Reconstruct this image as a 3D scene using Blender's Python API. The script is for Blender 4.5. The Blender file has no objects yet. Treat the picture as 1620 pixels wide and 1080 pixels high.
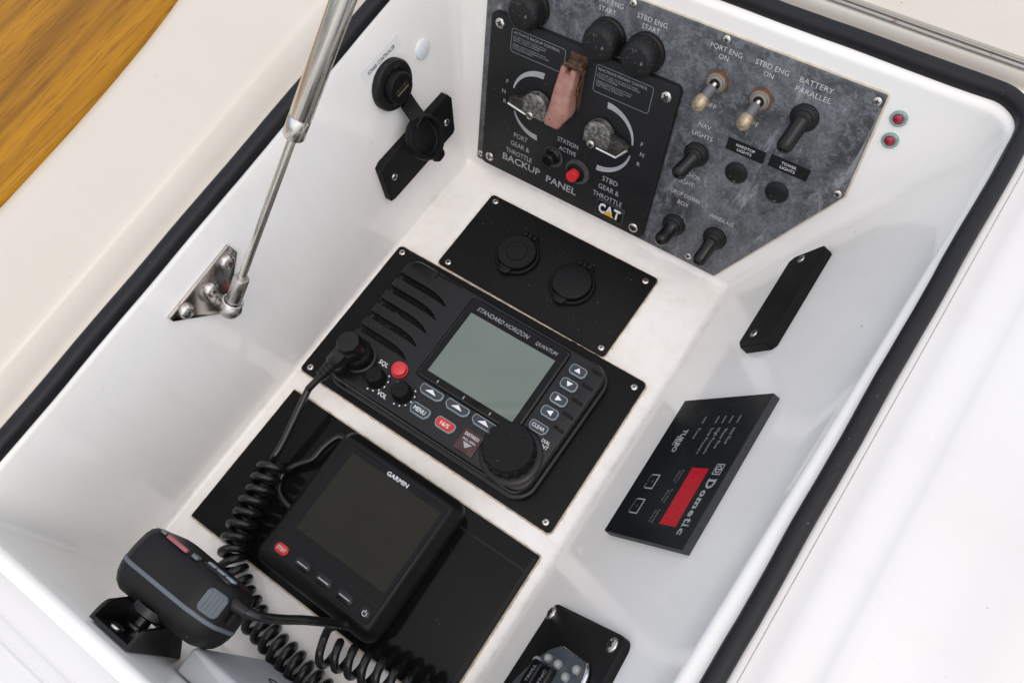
import bpy, bmesh, math, random
from mathutils import Matrix, Vector, Euler
random.seed(7)
R = math.radians
scene = bpy.context.scene
COL = scene.collection

# ------------------------------------------------------------------ camera
cam_d = bpy.data.cameras.new("camera")
cam = bpy.data.objects.new("camera", cam_d)
COL.objects.link(cam)
cam_d.sensor_width = 36.0
cam_d.lens = 1264.4456 / 1620 * 36.0
cam_d.clip_start = 0.01
cam_d.clip_end = 50
CX = Vector((0.8188, 0.5635, -0.1096)); CY = Vector((0.473, -0.7704, -0.4274)); CZ = Vector((-0.3253, 0.2981, -0.8974))
m = Matrix((CX, -CY, -CZ)).transposed().to_4x4()
m = m.to_quaternion().normalized().to_matrix().to_4x4()
m.translation = (0.3796, -0.0879, 0.6369)
cam.matrix_world = m
scene.camera = cam

# ------------------------------------------------------------------ daylight
SUN_EL, SUN_AZ = 68.0, -25.0          # azimuth measured from +x towards +y
w = bpy.data.worlds.new("World"); scene.world = w; w.use_nodes = True
nt = w.node_tree
sky = nt.nodes.new("ShaderNodeTexSky"); sky.sky_type = 'NISHITA'; sky.sun_disc = False
sky.sun_elevation = R(SUN_EL); sky.sun_rotation = R(90 - SUN_AZ)
sky.air_density = 1.0; sky.dust_density = 2.5; sky.ozone_density = 1.0
bg = nt.nodes["Background"]; bg.inputs[1].default_value = 0.10
nt.links.new(sky.outputs[0], bg.inputs[0])
sun_d = bpy.data.lights.new("sun", 'SUN'); sun_d.energy = 1.5; sun_d.angle = R(160); sun_d.color = (1.0, 0.925, 0.825)
sun = bpy.data.objects.new("sun", sun_d); COL.objects.link(sun)
sdir = Vector((math.cos(R(SUN_EL)) * math.cos(R(SUN_AZ)), math.cos(R(SUN_EL)) * math.sin(R(SUN_AZ)), math.sin(R(SUN_EL))))
sun.rotation_euler = sdir.to_track_quat('Z', 'Y').to_euler()
scene.view_settings.view_transform = 'Standard'
scene.view_settings.look = 'None'
scene.view_settings.exposure = 0.62
scene.view_settings.gamma = 1.0
scene.cycles.diffuse_bounces = 8
scene.cycles.max_bounces = 14

# ------------------------------------------------------------------ materials
def new_mat(name):
    mt = bpy.data.materials.new(name); mt.use_nodes = True
    t = mt.node_tree
    return mt, t, t.nodes["Principled BSDF"]

def noise(t, scale, detail=3, rough=0.55, coord='Object', stretch=None, dist=0.0):
    tc = t.nodes.new("ShaderNodeTexCoord")
    n = t.nodes.new("ShaderNodeTexNoise")
    n.inputs['Scale'].default_value = scale; n.inputs['Detail'].default_value = detail
    n.inputs['Roughness'].default_value = rough; n.inputs['Distortion'].default_value = dist
    if stretch:
        mp = t.nodes.new("ShaderNodeMapping"); mp.inputs['Scale'].default_value = stretch
        t.links.new(tc.outputs[coord], mp.inputs[0]); t.links.new(mp.outputs[0], n.inputs['Vector'])
    else:
        t.links.new(tc.outputs[coord], n.inputs['Vector'])
    return n

def ramp(t, src, p0, c0, p1, c1):
    r = t.nodes.new("ShaderNodeValToRGB")
    e = r.color_ramp.elements
    f = lambda c: (c, c, c, 1) if isinstance(c, (int, float)) else (*c, 1)
    e[0].position = p0; e[0].color = f(c0); e[1].position = p1; e[1].color = f(c1)
    t.links.new(src, r.inputs[0])
    return r.outputs[0]

def mix(t, fac, a, b):
    mx = t.nodes.new("ShaderNodeMix"); mx.data_type = 'RGBA'
    for sock, val in ((mx.inputs[0], fac), (mx.inputs[6], a), (mx.inputs[7], b)):
        if isinstance(val, (int, float)): sock.default_value = val
        elif isinstance(val, tuple): sock.default_value = (*val, 1)
        else: t.links.new(val, sock)
    return mx.outputs[2]

def bump(t, b, src, strength, dist=0.0005):
    bp = t.nodes.new("ShaderNodeBump"); bp.inputs['Strength'].default_value = strength
    bp.inputs['Distance'].default_value = dist
    t.links.new(src, bp.inputs['Height']); t.links.new(bp.outputs[0], b.inputs['Normal'])

def plain(name, col, rough=0.5, metal=0.0, coat=0.0, spec=0.5, var=0.12, vscale=60):
    mt, t, b = new_mat(name)
    n = noise(t, vscale, 4)
    lo = tuple(c * (1 - var) for c in col); hi = tuple(min(1, c * (1 + var)) for c in col)
    t.links.new(ramp(t, n.outputs[0], 0.3, lo, 0.7, hi), b.inputs['Base Color'])
    n2 = noise(t, vscale * 4, 3)
    t.links.new(ramp(t, n2.outputs[0], 0.3, max(0.02, rough * 0.85), 0.7, min(1, rough * 1.15)), b.inputs['Roughness'])
    b.inputs['Metallic'].default_value = metal
    b.inputs['Coat Weight'].default_value = coat; b.inputs['Coat Roughness'].default_value = 0.06
    b.inputs['Specular IOR Level'].default_value = spec
    return mt

def plastic(name, col=(0.0055, 0.0055, 0.0058), rough=0.5, bscale=1050, bstr=0.5, dust=0.6, dthr=0.715, haze=0.3, spec=0.16):
    """black moulded plastic: fine leather grain, faint handling haze and scattered salt or dust specks"""
    mt, t, b = new_mat(name)
    n = noise(t, 45, 5)
    base = mix(t, ramp(t, n.outputs[0], 0.35, 0.0, 0.75, haze), col, tuple(c * 1.7 + 0.0015 for c in col))
    d = noise(t, 420, 2, 0.5)
    d2 = noise(t, 30, 3, 0.6)
    m1 = ramp(t, d.outputs[0], dthr, 0.0, dthr + 0.05, dust)
    m2 = ramp(t, d2.outputs[0], 0.42, 0.0, 0.62, 1.0)
    mm = t.nodes.new("ShaderNodeMath"); mm.operation = 'MULTIPLY'
    t.links.new(m1, mm.inputs[0]); t.links.new(m2, mm.inputs[1])
    t.links.new(mix(t, mm.outputs[0], base, (0.28, 0.27, 0.25)), b.inputs['Base Color'])
    t.links.new(ramp(t, n.outputs[0], 0.3, rough * 0.85, 0.7, min(1, rough * 1.15)), b.inputs['Roughness'])
    b.inputs['Specular IOR Level'].default_value = spec
    if bstr:
        g = noise(t, bscale, 2, 0.5)
        bump(t, b, g.outputs[0], bstr, 0.0006)
    return mt

def make_gelcoat(name, tint=(0.905, 0.885, 0.84), rough=0.13, stains=None):
    mt, t, b = new_mat(name)
    n = noise(t, 9, 2, 0.5)
    c = mix(t, ramp(t, n.outputs[0], 0.35, 0.0, 0.75, 1.0), tint, tuple(x * y for x, y in zip(tint, (0.965, 0.955, 0.93))))
    # sparse grime flecks and faint scuffs
    d = noise(t, 170, 2, 0.5); d2 = noise(t, 14, 3, 0.6)
    mm = t.nodes.new("ShaderNodeMath"); mm.operation = 'MULTIPLY'
    t.links.new(ramp(t, d.outputs[0], 0.745, 0.0, 0.79, 0.55), mm.inputs[0])
    t.links.new(ramp(t, d2.outputs[0], 0.5, 0.0, 0.62, 1.0), mm.inputs[1])
    c = mix(t, mm.outputs[0], c, (0.16, 0.13, 0.10))
    s = noise(t, 16, 3, 0.5, stretch=(1.0, 5.0, 1.0), dist=0.3)
    c = mix(t, ramp(t, s.outputs[0], 0.50, 0.0, 0.95, 0.10), c, (0.50, 0.46, 0.40))
    if stains:
        tc = t.nodes.new("ShaderNodeTexCoord"); sx = t.nodes.new("ShaderNodeSeparateXYZ"); t.links.new(tc.outputs['Object'], sx.inputs[0])
        def mth(op, a_, b_=None):
            k = t.nodes.new("ShaderNodeMath"); k.operation = op
            for i, q in enumerate((a_, b_)):
                if q is None: continue
                if isinstance(q, (int, float)): k.inputs[i].default_value = q
                else: t.links.new(q, k.inputs[i])
            return k.outputs[0]
        dmin = None
        for (x0, x1, y0, y1) in stains:
            ax = mth('SUBTRACT', mth('ABSOLUTE', mth('SUBTRACT', sx.outputs[0], (x0 + x1) / 2)), (x1 - x0) / 2)
            ay = mth('SUBTRACT', mth('ABSOLUTE', mth('SUBTRACT', sx.outputs[1], (y0 + y1) / 2)), (y1 - y0) / 2)
            d_ = mth('MAXIMUM', ax, ay)
            dmin = d_ if dmin is None else mth('MINIMUM', dmin, d_)
        near = ramp(t, mth('MULTIPLY', dmin, 100.0), 0.08, 1.0, 0.50, 0.0)
        low = ramp(t, mth('MULTIPLY', sx.outputs[2], 100.0), 0.05, 1.0, 0.5, 0.0)
        sn = noise(t, 75, 6, 0.7)
        f_ = mth('MULTIPLY', mth('MULTIPLY', near, low), ramp(t, sn.outputs[0], 0.46, 0.0, 0.74, 0.42))
        c = mix(t, f_, c, (0.50, 0.39, 0.26))
        # brown weeping along the foot of the walls
        foot = mth('MULTIPLY', ramp(t, mth('MULTIPLY', mth('ABSOLUTE', mth('SUBTRACT', sx.outputs[2], 0.0025)), 100.0), 0.05, 1.0, 0.45, 0.0), ramp(t, sn.outputs[0], 0.48, 0.0, 0.70, 0.35))
        c = mix(t, foot, c, (0.55, 0.47, 0.36))
    t.links.new(c, b.inputs['Base Color'])
    r = noise(t, 25, 4)
    t.links.new(ramp(t, r.outputs[0], 0.3, rough * 0.8, 0.7, rough * 1.35), b.inputs['Roughness'])
    b.inputs['Coat Weight'].default_value = 0.4; b.inputs['Coat Roughness'].default_value = 0.06
    wv = noise(t, 30, 2)
    bump(t, b, wv.outputs[0], 0.06, 0.002)
    return mt

M = {}
M['gel'] = make_gelcoat('white_gelcoat', stains=[(0.0425, 0.2272, 0.153, 0.2435), (0.0008, 0.2705, 0.0, 0.1506), (0.0102, 0.2745, -0.152, -0.0182)])
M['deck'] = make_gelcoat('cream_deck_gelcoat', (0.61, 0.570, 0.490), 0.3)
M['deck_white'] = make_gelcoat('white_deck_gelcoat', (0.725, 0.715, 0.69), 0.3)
M['abs'] = plastic('black_textured_plastic')
M['abs_grey'] = plastic('charcoal_textured_plastic', (0.0135, 0.014, 0.0148), 0.5, 1400, 0.25, 0.5, 0.72, 0.3, 0.2)
M['abs_fine'] = plastic('black_fine_plastic', (0.005, 0.005, 0.0053), 0.42, 2600, 0.12, 0.35, 0.74, 0.3, 0.2)
M['satin'] = plastic('black_satin_plastic', (0.005, 0.005, 0.0053), 0.30, 2000, 0.04, 0.3, 0.75, 0.3, 0.35)
M['cord'] = plastic('black_cord_rubber', (0.007, 0.007, 0.0075), 0.27, 900, 0.03, 0.2, 0.75, 0.25, 0.45)
M['rubber'] = plastic('black_dusty_rubber', (0.0065, 0.0065, 0.0068), 0.5, 1100, 0.25, 0.7, 0.66, 0.4, 0.3)
M['seal'] = plastic('gasket_rubber', (0.0075, 0.0075, 0.0085), 0.5, 500, 0.15, 0.35, 0.71, 0.6, 0.3)
M['mic'] = plastic('microphone_plastic', (0.0075, 0.007, 0.0066), 0.45, 2200, 0.14, 0.4, 0.73, 0.3, 0.22)
M['glass_panel'] = plastic('black_gloss_panel', (0.006, 0.006, 0.006), 0.10, 100, 0.0, 0.5, 0.74, 0.3, 0.13)
M['lens'] = plastic('smoked_screen_glass', (0.006, 0.006, 0.006), 0.07, 100, 0.0, 0.35, 0.745, 0.2, 0.16)
M['screen'] = plastic('dark_screen', (0.0165, 0.016, 0.0115), 0.09, 100, 0.0, 0.5, 0.735, 0.2, 0.16)
M['well'] = plastic('dark_slot_mesh', (0.004, 0.004, 0.004), 0.7, 1500, 0.5, 0.7, 0.64, 0.2)
M['brown_plastic'] = plain('dark_red_flap', (0.045, 0.012, 0.011), 0.35)
M['slate'] = plain('dark_slate_panel', (0.0095, 0.0115, 0.013), 0.22, var=0.1, spec=0.25)
M['slate_edge'] = plain('grey_panel_edge', (0.036, 0.039, 0.042), 0.6, var=0.2, vscale=300, spec=0.3)
M['white'] = plain('white_print', (0.72, 0.74, 0.75), 0.5)
M['pale'] = plain('pale_print', (0.35, 0.37, 0.375), 0.5)
M['dim'] = plain('dim_print', (0.20, 0.21, 0.21), 0.5)
M['greytext'] = plain('grey_print', (0.30, 0.34, 0.35), 0.5)
M['engrave'] = plain('engraved_white', (0.62, 0.61, 0.57), 0.7, var=0.25, vscale=700)
M['ink'] = plain('black_ink', (0.007, 0.007, 0.0075), 0.5, spec=0.25)
M['key_grey'] = plain('key_rim_grey', (0.22, 0.27, 0.30), 0.45)
M['key_dark'] = plain('key_face_dark', (0.022, 0.030, 0.038), 0.35)
M['grey_rubber'] = plain('blue_grey_rubber', (0.095, 0.112, 0.128), 0.55)
M['red'] = plain('red_plastic', (0.62, 0.028, 0.035), 0.35, coat=0.2)
M['red_key'] = plain('red_key', (0.50, 0.022, 0.018), 0.4)
M['red_glow'] = plain('red_window', (0.50, 0.006, 0.018), 0.25, var=0.06)
M['red_lens'] = plain('red_lens', (0.30, 0.008, 0.02), 0.2, coat=0.4, vscale=300, var=0.35)
M['faded_red'] = plain('faded_red_key', (0.30, 0.09, 0.095), 0.5)
M['orange'] = plain('yellow_print', (0.80, 0.42, 0.02), 0.4)
M['plug_white'] = plain('white_plug_plastic', (0.74, 0.765, 0.775), 0.4, var=0.04)
M['lightgrey'] = plain('light_grey_plastic', (0.42, 0.44, 0.445), 0.5, var=0.05)
M['grey_disc'] = plain('grey_washer', (0.055, 0.055, 0.055), 0.6, var=0.3, vscale=400)
M['chrome'] = plain('chrome', (0.75, 0.75, 0.74), 0.12, 1.0)
M['gold'] = plain('gold_contact', (0.8, 0.6, 0.25), 0.3, 1.0)
M['sealant'] = plain('old_sealant', (0.58, 0.50, 0.39), 0.7, var=0.35, vscale=120)
M['sealant_pale'] = plain('pale_sealant', (0.70, 0.63, 0.50), 0.6, var=0.15, vscale=120)
M['dark_hole'] = plain('dark_hole', (0.004, 0.004, 0.004), 0.9)
M['clear'] = plain('led_dome', (0.26, 0.28, 0.26), 0.12, coat=0.8)

def make_lcd():
    mt, t, b = new_mat('lcd_green_grey')
    n = noise(t, 12, 3)
    t.links.new(ramp(t, n.outputs[0], 0.3, (0.104, 0.140, 0.112), 0.7, (0.124, 0.162, 0.132)), b.inputs['Base Color'])
    b.inputs['Roughness'].default_value = 0.35
    b.inputs['Coat Weight'].default_value = 0.8; b.inputs['Coat Roughness'].default_value = 0.04
    return mt
M['lcd'] = make_lcd()

def make_steel(name, col, rough, stretch, rust=0.0, rthr=0.62):
    mt, t, b = new_mat(name)
    n = noise(t, 160, 4, 0.6, stretch=stretch)
    base = ramp(t, n.outputs[0], 0.3, tuple(c * 0.9 for c in col), 0.7, col)
    rn = noise(t, 110, 4, 0.65)
    rm = ramp(t, rn.outputs[0], rthr, 0.0, rthr + 0.08, rust)
    t.links.new(mix(t, rm, base, (0.17, 0.075, 0.03)), b.inputs['Base Color'])
    t.links.new(ramp(t, rm, 0.0, 1.0, 1.0, 0.2), b.inputs['Metallic'])
    t.links.new(ramp(t, n.outputs[0], 0.3, rough * 0.8, 0.7, rough * 1.2), b.inputs['Roughness'])
    return mt
M['steel'] = make_steel('brushed_steel', (0.80, 0.77, 0.72), 0.24, (6, 6, 0.4), 0.25, 0.72)
M['steel_old'] = make_steel('pitted_steel', (0.52, 0.49, 0.45), 0.30, None, 0.8, 0.64)
M['screw'] = make_steel('screw_steel', (0.66, 0.62, 0.57), 0.26, None, 0.5, 0.66)
M['rusty'] = make_steel('rusty_nut', (0.20, 0.12, 0.08), 0.75, None, 0.97, 0.42)
M['rust_dark'] = plain('dark_rust', (0.075, 0.036, 0.018), 0.8, var=0.7, vscale=260)
M['brass_tip'] = plain('cloudy_tip', (0.34, 0.27, 0.17), 0.24, metal=0.35, coat=0.4, var=0.45, vscale=150)
M['nut_grey'] = make_steel('corroded_nut', (0.36, 0.33, 0.29), 0.6, None, 0.5, 0.6)
M['sleeve'] = plain('grey_sleeve', (0.12, 0.12, 0.125), 0.5)

def make_knob():
    mt, t, b = new_mat('corroded_knob')
    n = noise(t, 260, 6, 0.7)
    n2 = noise(t, 70, 4, 0.6)
    c = ramp(t, n.outputs[0], 0.36, (0.03, 0.03, 0.027), 0.62, (0.37, 0.365, 0.335))
    c = mix(t, ramp(t, n2.outputs[0], 0.45, 0.0, 0.7, 0.6), c, (0.05, 0.048, 0.042))
    t.links.new(c, b.inputs['Base Color']); b.inputs['Roughness'].default_value = 0.42; b.inputs['Metallic'].default_value = 0.6
    bump(t, b, n.outputs[0], 0.4, 0.001)
    return mt
M['knob'] = make_knob()
M['bare_edge'] = plain('bare_metal_edge', (0.86, 0.85, 0.80), 0.38, 0.85, var=0.15, vscale=500)
M['trim'] = make_steel('dull_trim', (0.42, 0.40, 0.37), 0.5, None, 0.7, 0.60)
M['knob_dark'] = plain('dark_corroded_pointer', (0.045, 0.043, 0.036), 0.45, 0.4, var=0.8, vscale=420)

def make_slate():
    """weathered engraving laminate: dark base gone chalky blue-grey in clouds, smears and speckle"""
    mt, t, b = new_mat('weathered_grey_panel')
    n1 = noise(t, 17, 7, 0.74, dist=0.9)
    n2 = noise(t, 150, 5, 0.7)
    n3 = noise(t, 520, 3, 0.6)
    n4 = noise(t, 16, 7, 0.75, stretch=(2.8, 0.6, 1), dist=1.6)
    a = ramp(t, n1.outputs[0], 0.38, (0.030, 0.032, 0.0345), 0.62, (0.145, 0.155, 0.166))
    a = mix(t, ramp(t, n2.outputs[0], 0.48, 0.0, 0.60, 0.70), a, (0.165, 0.176, 0.188))
    a = mix(t, ramp(t, n3.outputs[0], 0.50, 0.0, 0.58, 0.40), a, (0.030, 0.032, 0.034))
    a = mix(t, ramp(t, n4.outputs[0], 0.57, 0.0, 0.68, 0.75), a, (0.33, 0.345, 0.36))
    t.links.new(a, b.inputs['Base Color'])
    t.links.new(ramp(t, n2.outputs[0], 0.3, 0.42, 0.7, 0.7), b.inputs['Roughness'])
    bump(t, b, n3.outputs[0], 0.12, 0.0006)
    return mt
M['weathered'] = make_slate()

def make_guard():
    mt, t, b = new_mat('faded_pink_guard')
    n = noise(t, 60, 5, 0.65); n2 = noise(t, 300, 3)
    c = ramp(t, n.outputs[0], 0.32, (0.25, 0.098, 0.068), 0.70, (0.42, 0.245, 0.195))
    c = mix(t, ramp(t, n2.outputs[0], 0.55, 0.0, 0.75, 0.35), c, (0.25, 0.09, 0.07))
    t.links.new(c, b.inputs['Base Color']); b.inputs['Roughness'].default_value = 0.5
    bump(t, b, n2.outputs[0], 0.1, 0.0005)
    return mt
M['guard'] = make_guard()

def make_led_ring():
    mt, t, b = new_mat('verdigris_ring')
    n = noise(t, 350, 4, 0.6)
    t.links.new(ramp(t, n.outputs[0], 0.35, (0.13, 0.30, 0.24), 0.65, (0.36, 0.42, 0.41)), b.inputs['Base Color'])
    b.inputs['Roughness'].default_value = 0.55; b.inputs['Metallic'].default_value = 0.3
    return mt
M['verdigris'] = make_led_ring()

def make_teak():
    mt, t, b = new_mat('varnished_teak')
    tc = t.nodes.new("ShaderNodeTexCoord")
    mp = t.nodes.new("ShaderNodeMapping")
    mp.inputs['Rotation'].default_value = (0, 0, R(-6)); mp.inputs['Scale'].default_value = (1, 0.035, 1)
    t.links.new(tc.outputs['Object'], mp.inputs[0])
    n = t.nodes.new("ShaderNodeTexNoise"); n.inputs['Scale'].default_value = 420; n.inputs['Detail'].default_value = 7; n.inputs['Roughness'].default_value = 0.65
    t.links.new(mp.outputs[0], n.inputs['Vector'])
    n2 = t.nodes.new("ShaderNodeTexNoise"); n2.inputs['Scale'].default_value = 48; n2.inputs['Detail'].default_value = 4; n2.inputs['Distortion'].default_value = 0.4
    t.links.new(mp.outputs[0], n2.inputs['Vector'])
    a = ramp(t, n2.outputs[0], 0.36, (0.22, 0.094, 0.0004), 0.62, (0.41, 0.190, 0.001))
    a = mix(t, ramp(t, n.outputs[0], 0.50, 0.0, 0.64, 0.6), a, (0.14, 0.050, 0.0004))
    t.links.new(a, b.inputs['Base Color']); b.inputs['Roughness'].default_value = 0.35
    b.inputs['Coat Weight'].default_value = 0.28; b.inputs['Coat Roughness'].default_value = 0.015; b.inputs['Specular IOR Level'].default_value = 0.15
    b.inputs['Coat Tint'].default_value = (1.0, 0.85, 0.6, 1)
    return mt
M['teak'] = make_teak()

# ------------------------------------------------------------------ mesh builder (all lengths in millimetres)
def offset_poly(pts, d):
    """inset (d > 0) of a counter-clockwise outline by mitred vertex normals"""
    n = len(pts); out = []
    for i in range(n):
        p0, p1, p2 = Vector(pts[i - 1]), Vector(pts[i]), Vector(pts[(i + 1) % n])
        e1, e2 = (p1 - p0), (p2 - p1)
        if e1.length < 1e-9: e1 = e2
        if e2.length < 1e-9: e2 = e1
        e1.normalize(); e2.normalize()
        n1 = Vector((-e1.y, e1.x)); n2 = Vector((-e2.y, e2.x))
        b = n1 + n2
        k = b.length_squared
        b = b * (2 / k) if k > 0.15 else n1
        out.append((p1.x + b.x * d, p1.y + b.y * d))
    return out

def ccw(pts):
    a = sum(pts[i - 1][0] * pts[i][1] - pts[i][0] * pts[i - 1][1] for i in range(len(pts)))
    return list(pts) if a > 0 else list(pts)[::-1]

def round_poly(pts, r, seg=5):
    pts = ccw(pts); n = len(pts); out = []
    rs = r if isinstance(r, (list, tuple)) else [r] * n
    for i in range(n):
        p0, p1, p2 = Vector(pts[i - 1]), Vector(pts[i]), Vector(pts[(i + 1) % n])
        d1, d2 = (p0 - p1), (p2 - p1)
        ri = rs[i]
        if ri <= 0: out.append(tuple(p1)); continue
        ang = d1.angle(d2); cut = min(ri / math.tan(ang / 2), d1.length * 0.48, d2.length * 0.48)
        a = p1 + d1.normalized() * cut; c = p1 + d2.normalized() * cut
        for k in range(seg + 1):
            t = k / seg
            # circular-ish: blend of quadratic curve
            w0, w1, w2 = (1 - t) ** 2, 2 * t * (1 - t), t * t
            s = math.sin(ang / 2); wt = w0 + w1 * s + w2
            q = (a * w0 + p1 * w1 * s + c * w2) / wt
            out.append((q.x, q.y))
    return out

def rrect(x0, x1, y0, y1, r, seg=5):
    return round_poly([(x0, y0), (x1, y0), (x1, y1), (x0, y1)], r, seg)

def circle(cx, cy, r, n=32, a0=0.0):
    return [(cx + r * math.cos(a0 + 2 * math.pi * k / n), cy + r * math.sin(a0 + 2 * math.pi * k / n)) for k in range(n)]

class MB:
    def __init__(s):
        s.v = []; s.f = []; s.mi = []; s.cur = 0; s.M = None
    def add(s, vs, fs):
        o = len(s.v)
        for p in vs:
            p = Vector(p)
            s.v.append(s.M @ p if s.M else p)
        for f in fs:
            s.f.append(tuple(o + i for i in f)); s.mi.append(s.cur)
        return s
    def rings(s, rings, cap0=True, cap1=True):
        n = len(rings[0]); vs = [p for r in rings for p in r]; fs = []
        for k in range(len(rings) - 1):
            for i in range(n):
                j = (i + 1) % n
                fs.append((k * n + i, k * n + j, (k + 1) * n + j, (k + 1) * n + i))
        if cap0: fs.append(tuple(range(n - 1, -1, -1)))
        if cap1: fs.append(tuple((len(rings) - 1) * n + i for i in range(n)))
        return s.add(vs, fs)
    def prism(s, pts, z0, z1, bev=0.0, seg=2, bev0=0.0):
        pts = ccw(pts); rings = []
        if bev0 > 0:
            rings.append([(x, y, z0) for x, y in offset_poly(pts, bev0)])
            rings.append([(x, y, z0 + bev0) for x, y in pts])
        else:
            rings.append([(x, y, z0) for x, y in pts])
        if bev > 0:
            for k in range(seg + 1):
                a = math.pi / 2 * k / seg
                q = offset_poly(pts, bev * (1 - math.cos(a))) if k else pts
                rings.append([(x, y, z1 - bev + bev * math.sin(a)) for x, y in q])
        else:
            rings.append([(x, y, z1) for x, y in pts])
        return s.rings(rings)
    def taper(s, levels):
        """levels: list of (outline, z) with equal point counts"""
        return s.rings([[(x, y, z) for x, y in p] for p, z in levels])
    def box(s, x0, x1, y0, y1, z0, z1, bev=0.0):
        return s.prism([(x0, y0), (x1, y0), (x1, y1), (x0, y1)], z0, z1, bev)
    def lathe(s, prof, cx=0, cy=0, n=32, a0=0.0, gear=None):
        rings = []
        for r, z in prof:
            ring = []
            for k in range(n):
                rr = r
                if gear and k % 2: rr = r - gear
                a = a0 + 2 * math.pi * k / n
                ring.append((cx + rr * math.cos(a), cy + rr * math.sin(a), z))
            rings.append(ring)
        return s.rings(rings)
    def tube(s, path, r, seg=12, cap=True, closed=False):
        path = [Vector(p) for p in path]; n = len(path)
        rs = r if isinstance(r, (list, tuple)) else [r] * n
        up = None; rings = []
        for i in range(n):
            if closed: d = path[(i + 1) % n] - path[i - 1]
            else: d = path[min(i + 1, n - 1)] - path[max(i - 1, 0)]
            d.normalize()
            if up is None:
                up = Vector((0, 0, 1)) if abs(d.z) < 0.9 else Vector((1, 0, 0))
            up = (up - d * up.dot(d)).normalized()
            sd = d.cross(up)
            rings.append([tuple(path[i] + (up * math.cos(2 * math.pi * k / seg) + sd * math.sin(2 * math.pi * k / seg)) * rs[i]) for k in range(seg)])
        if closed:
            m = len(rings); vs = [p for q in rings for p in q]; fs = []
            for k in range(m):
                for i in range(seg):
                    j = (i + 1) % seg; k2 = (k + 1) % m
                    fs.append((k * seg + i, k * seg + j, k2 * seg + j, k2 * seg + i))
            return s.add(vs, fs)
        return s.rings(rings, cap, cap)
    def sphere(s, c, r, seg=20, rg=12, sz=1.0):
        prof = [(max(r * math.sin(math.pi * k / rg), 0.001 * r), c[2] - r * sz * math.cos(math.pi * k / rg)) for k in range(rg + 1)]
        return s.lathe(prof, c[0], c[1], seg)
    def mesh(s, name, mats, base=(0, 0, 0), smooth=35):
        me = bpy.data.meshes.new(name)
        b = Vector(base)
        me.from_pydata([tuple((p - b) * 0.001) for p in s.v], [], s.f)
        for mt in (mats if isinstance(mats, (list, tuple)) else [mats]):
            me.materials.append(M[mt] if isinstance(mt, str) else mt)
        for p, k in zip(me.polygons, s.mi): p.material_index = k
        bm = bmesh.new(); bm.from_mesh(me)
        bmesh.ops.recalc_face_normals(bm, faces=bm.faces)
        bm.to_mesh(me); bm.free()
        finish(me, smooth)
        return me

def finish(me, smooth=35):
    if smooth:
        me.polygons.foreach_set('use_smooth', [True] * len(me.polygons))
        me.set_sharp_from_angle(angle=R(smooth))
    me.update()

# ------------------------------------------------------------------ frames: each face of the console recess
TH = 1.2263
def frame(o, u, v):
    u = Vector(u).normalized(); v = Vector(v).normalized(); n = u.cross(v)
    mt = Matrix((u, v, n)).transposed().to_4x4(); mt.translation = Vector(o)
    return mt
FLOOR = frame((0, 0, 0), (1, 0, 0), (0, 1, 0))
BACK = frame((0, 0.2691, 0), (1, 0, 0), (0, math.cos(TH), math.sin(TH)))
RIGHT = frame((0.284, 0, 0), (0, -1, 0), (math.sin(R(32)), 0, math.cos(R(32))))
LEFT = frame((-0.004, 0, 0), (0, 1, 0), (-math.sin(R(5)), 0, math.cos(R(5))))
NEAR = frame((0, -0.215, 0), (-1, 0, 0), (0, 0, 1))

class Thing:
    """an Empty at the base of the thing, lying in one of the frames; its parts are children"""
    def __init__(s, name, label, cat, fr, base=(0, 0, 0), group=None):
        s.base = Vector(base)
        s.o = bpy.data.objects.new(name, None); COL.objects.link(s.o)
        s.o.empty_display_size = 0.01
        s.o.matrix_world = fr @ Matrix.Translation(s.base * 0.001)
        s.o['label'] = label; s.o['category'] = cat
        if group: s.o['group'] = group
    def part(s, name, mb, mats, parent=None, smooth=35, label=None):
        o = bpy.data.objects.new(name, mb.mesh(name, mats, s.base, smooth)); COL.objects.link(o)
        o.parent = parent or s.o
        if label: o['label'] = label
        return o
    def at(s, name, me, loc, rotz=0.0, parent=None, scale=1.0, label=None):
        """a part whose mesh is modelled about its own origin, set down at loc (mm in the frame)"""
        o = bpy.data.objects.new(name, me); COL.objects.link(o)
        o.parent = parent or s.o
        o.location = (Vector(loc) - s.base) * 0.001; o.rotation_euler = (0, 0, rotz)
        o.scale = (scale,) * 3
        if label: o['label'] = label
        return o
    def clone(s, src, loc, rotz=0.0, name=None):
        o = src.copy(); COL.objects.link(o); o.parent = s.o
        o.location = (Vector(loc) - s.base) * 0.001; o.rotation_euler = (0, 0, rotz)
        for c in list(src.children):
            d = c.copy(); COL.objects.link(d); d.parent = o
        return o

def structure(name, mb, mats, smooth=35):
    o = bpy.data.objects.new(name, mb.mesh(name, mats, (0, 0, 0), smooth)); COL.objects.link(o)
    o['kind'] = 'structure'
    return o

def cut(obj, mb):
    """boolean difference with a cutter mesh, applied at once"""
    me = mb.mesh('cutter', 'well', Vector(obj.get('_b', (0, 0, 0))), 0)
    c = bpy.data.objects.new('cutter', me); COL.objects.link(c)
    c.parent = obj.parent
    md = obj.modifiers.new('b', 'BOOLEAN'); md.operation = 'DIFFERENCE'; md.solver = 'EXACT'; md.object = c
    bpy.context.view_layer.update()
    dg = bpy.context.evaluated_depsgraph_get()
    new = bpy.data.meshes.new_from_object(obj.evaluated_get(dg))
    obj.modifiers.clear(); old = obj.data; nm = old.name
    obj.data = new; bpy.data.meshes.remove(old); new.name = nm
    bpy.data.objects.remove(c); bpy.data.meshes.remove(me)
    finish(new, 30)

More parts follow.
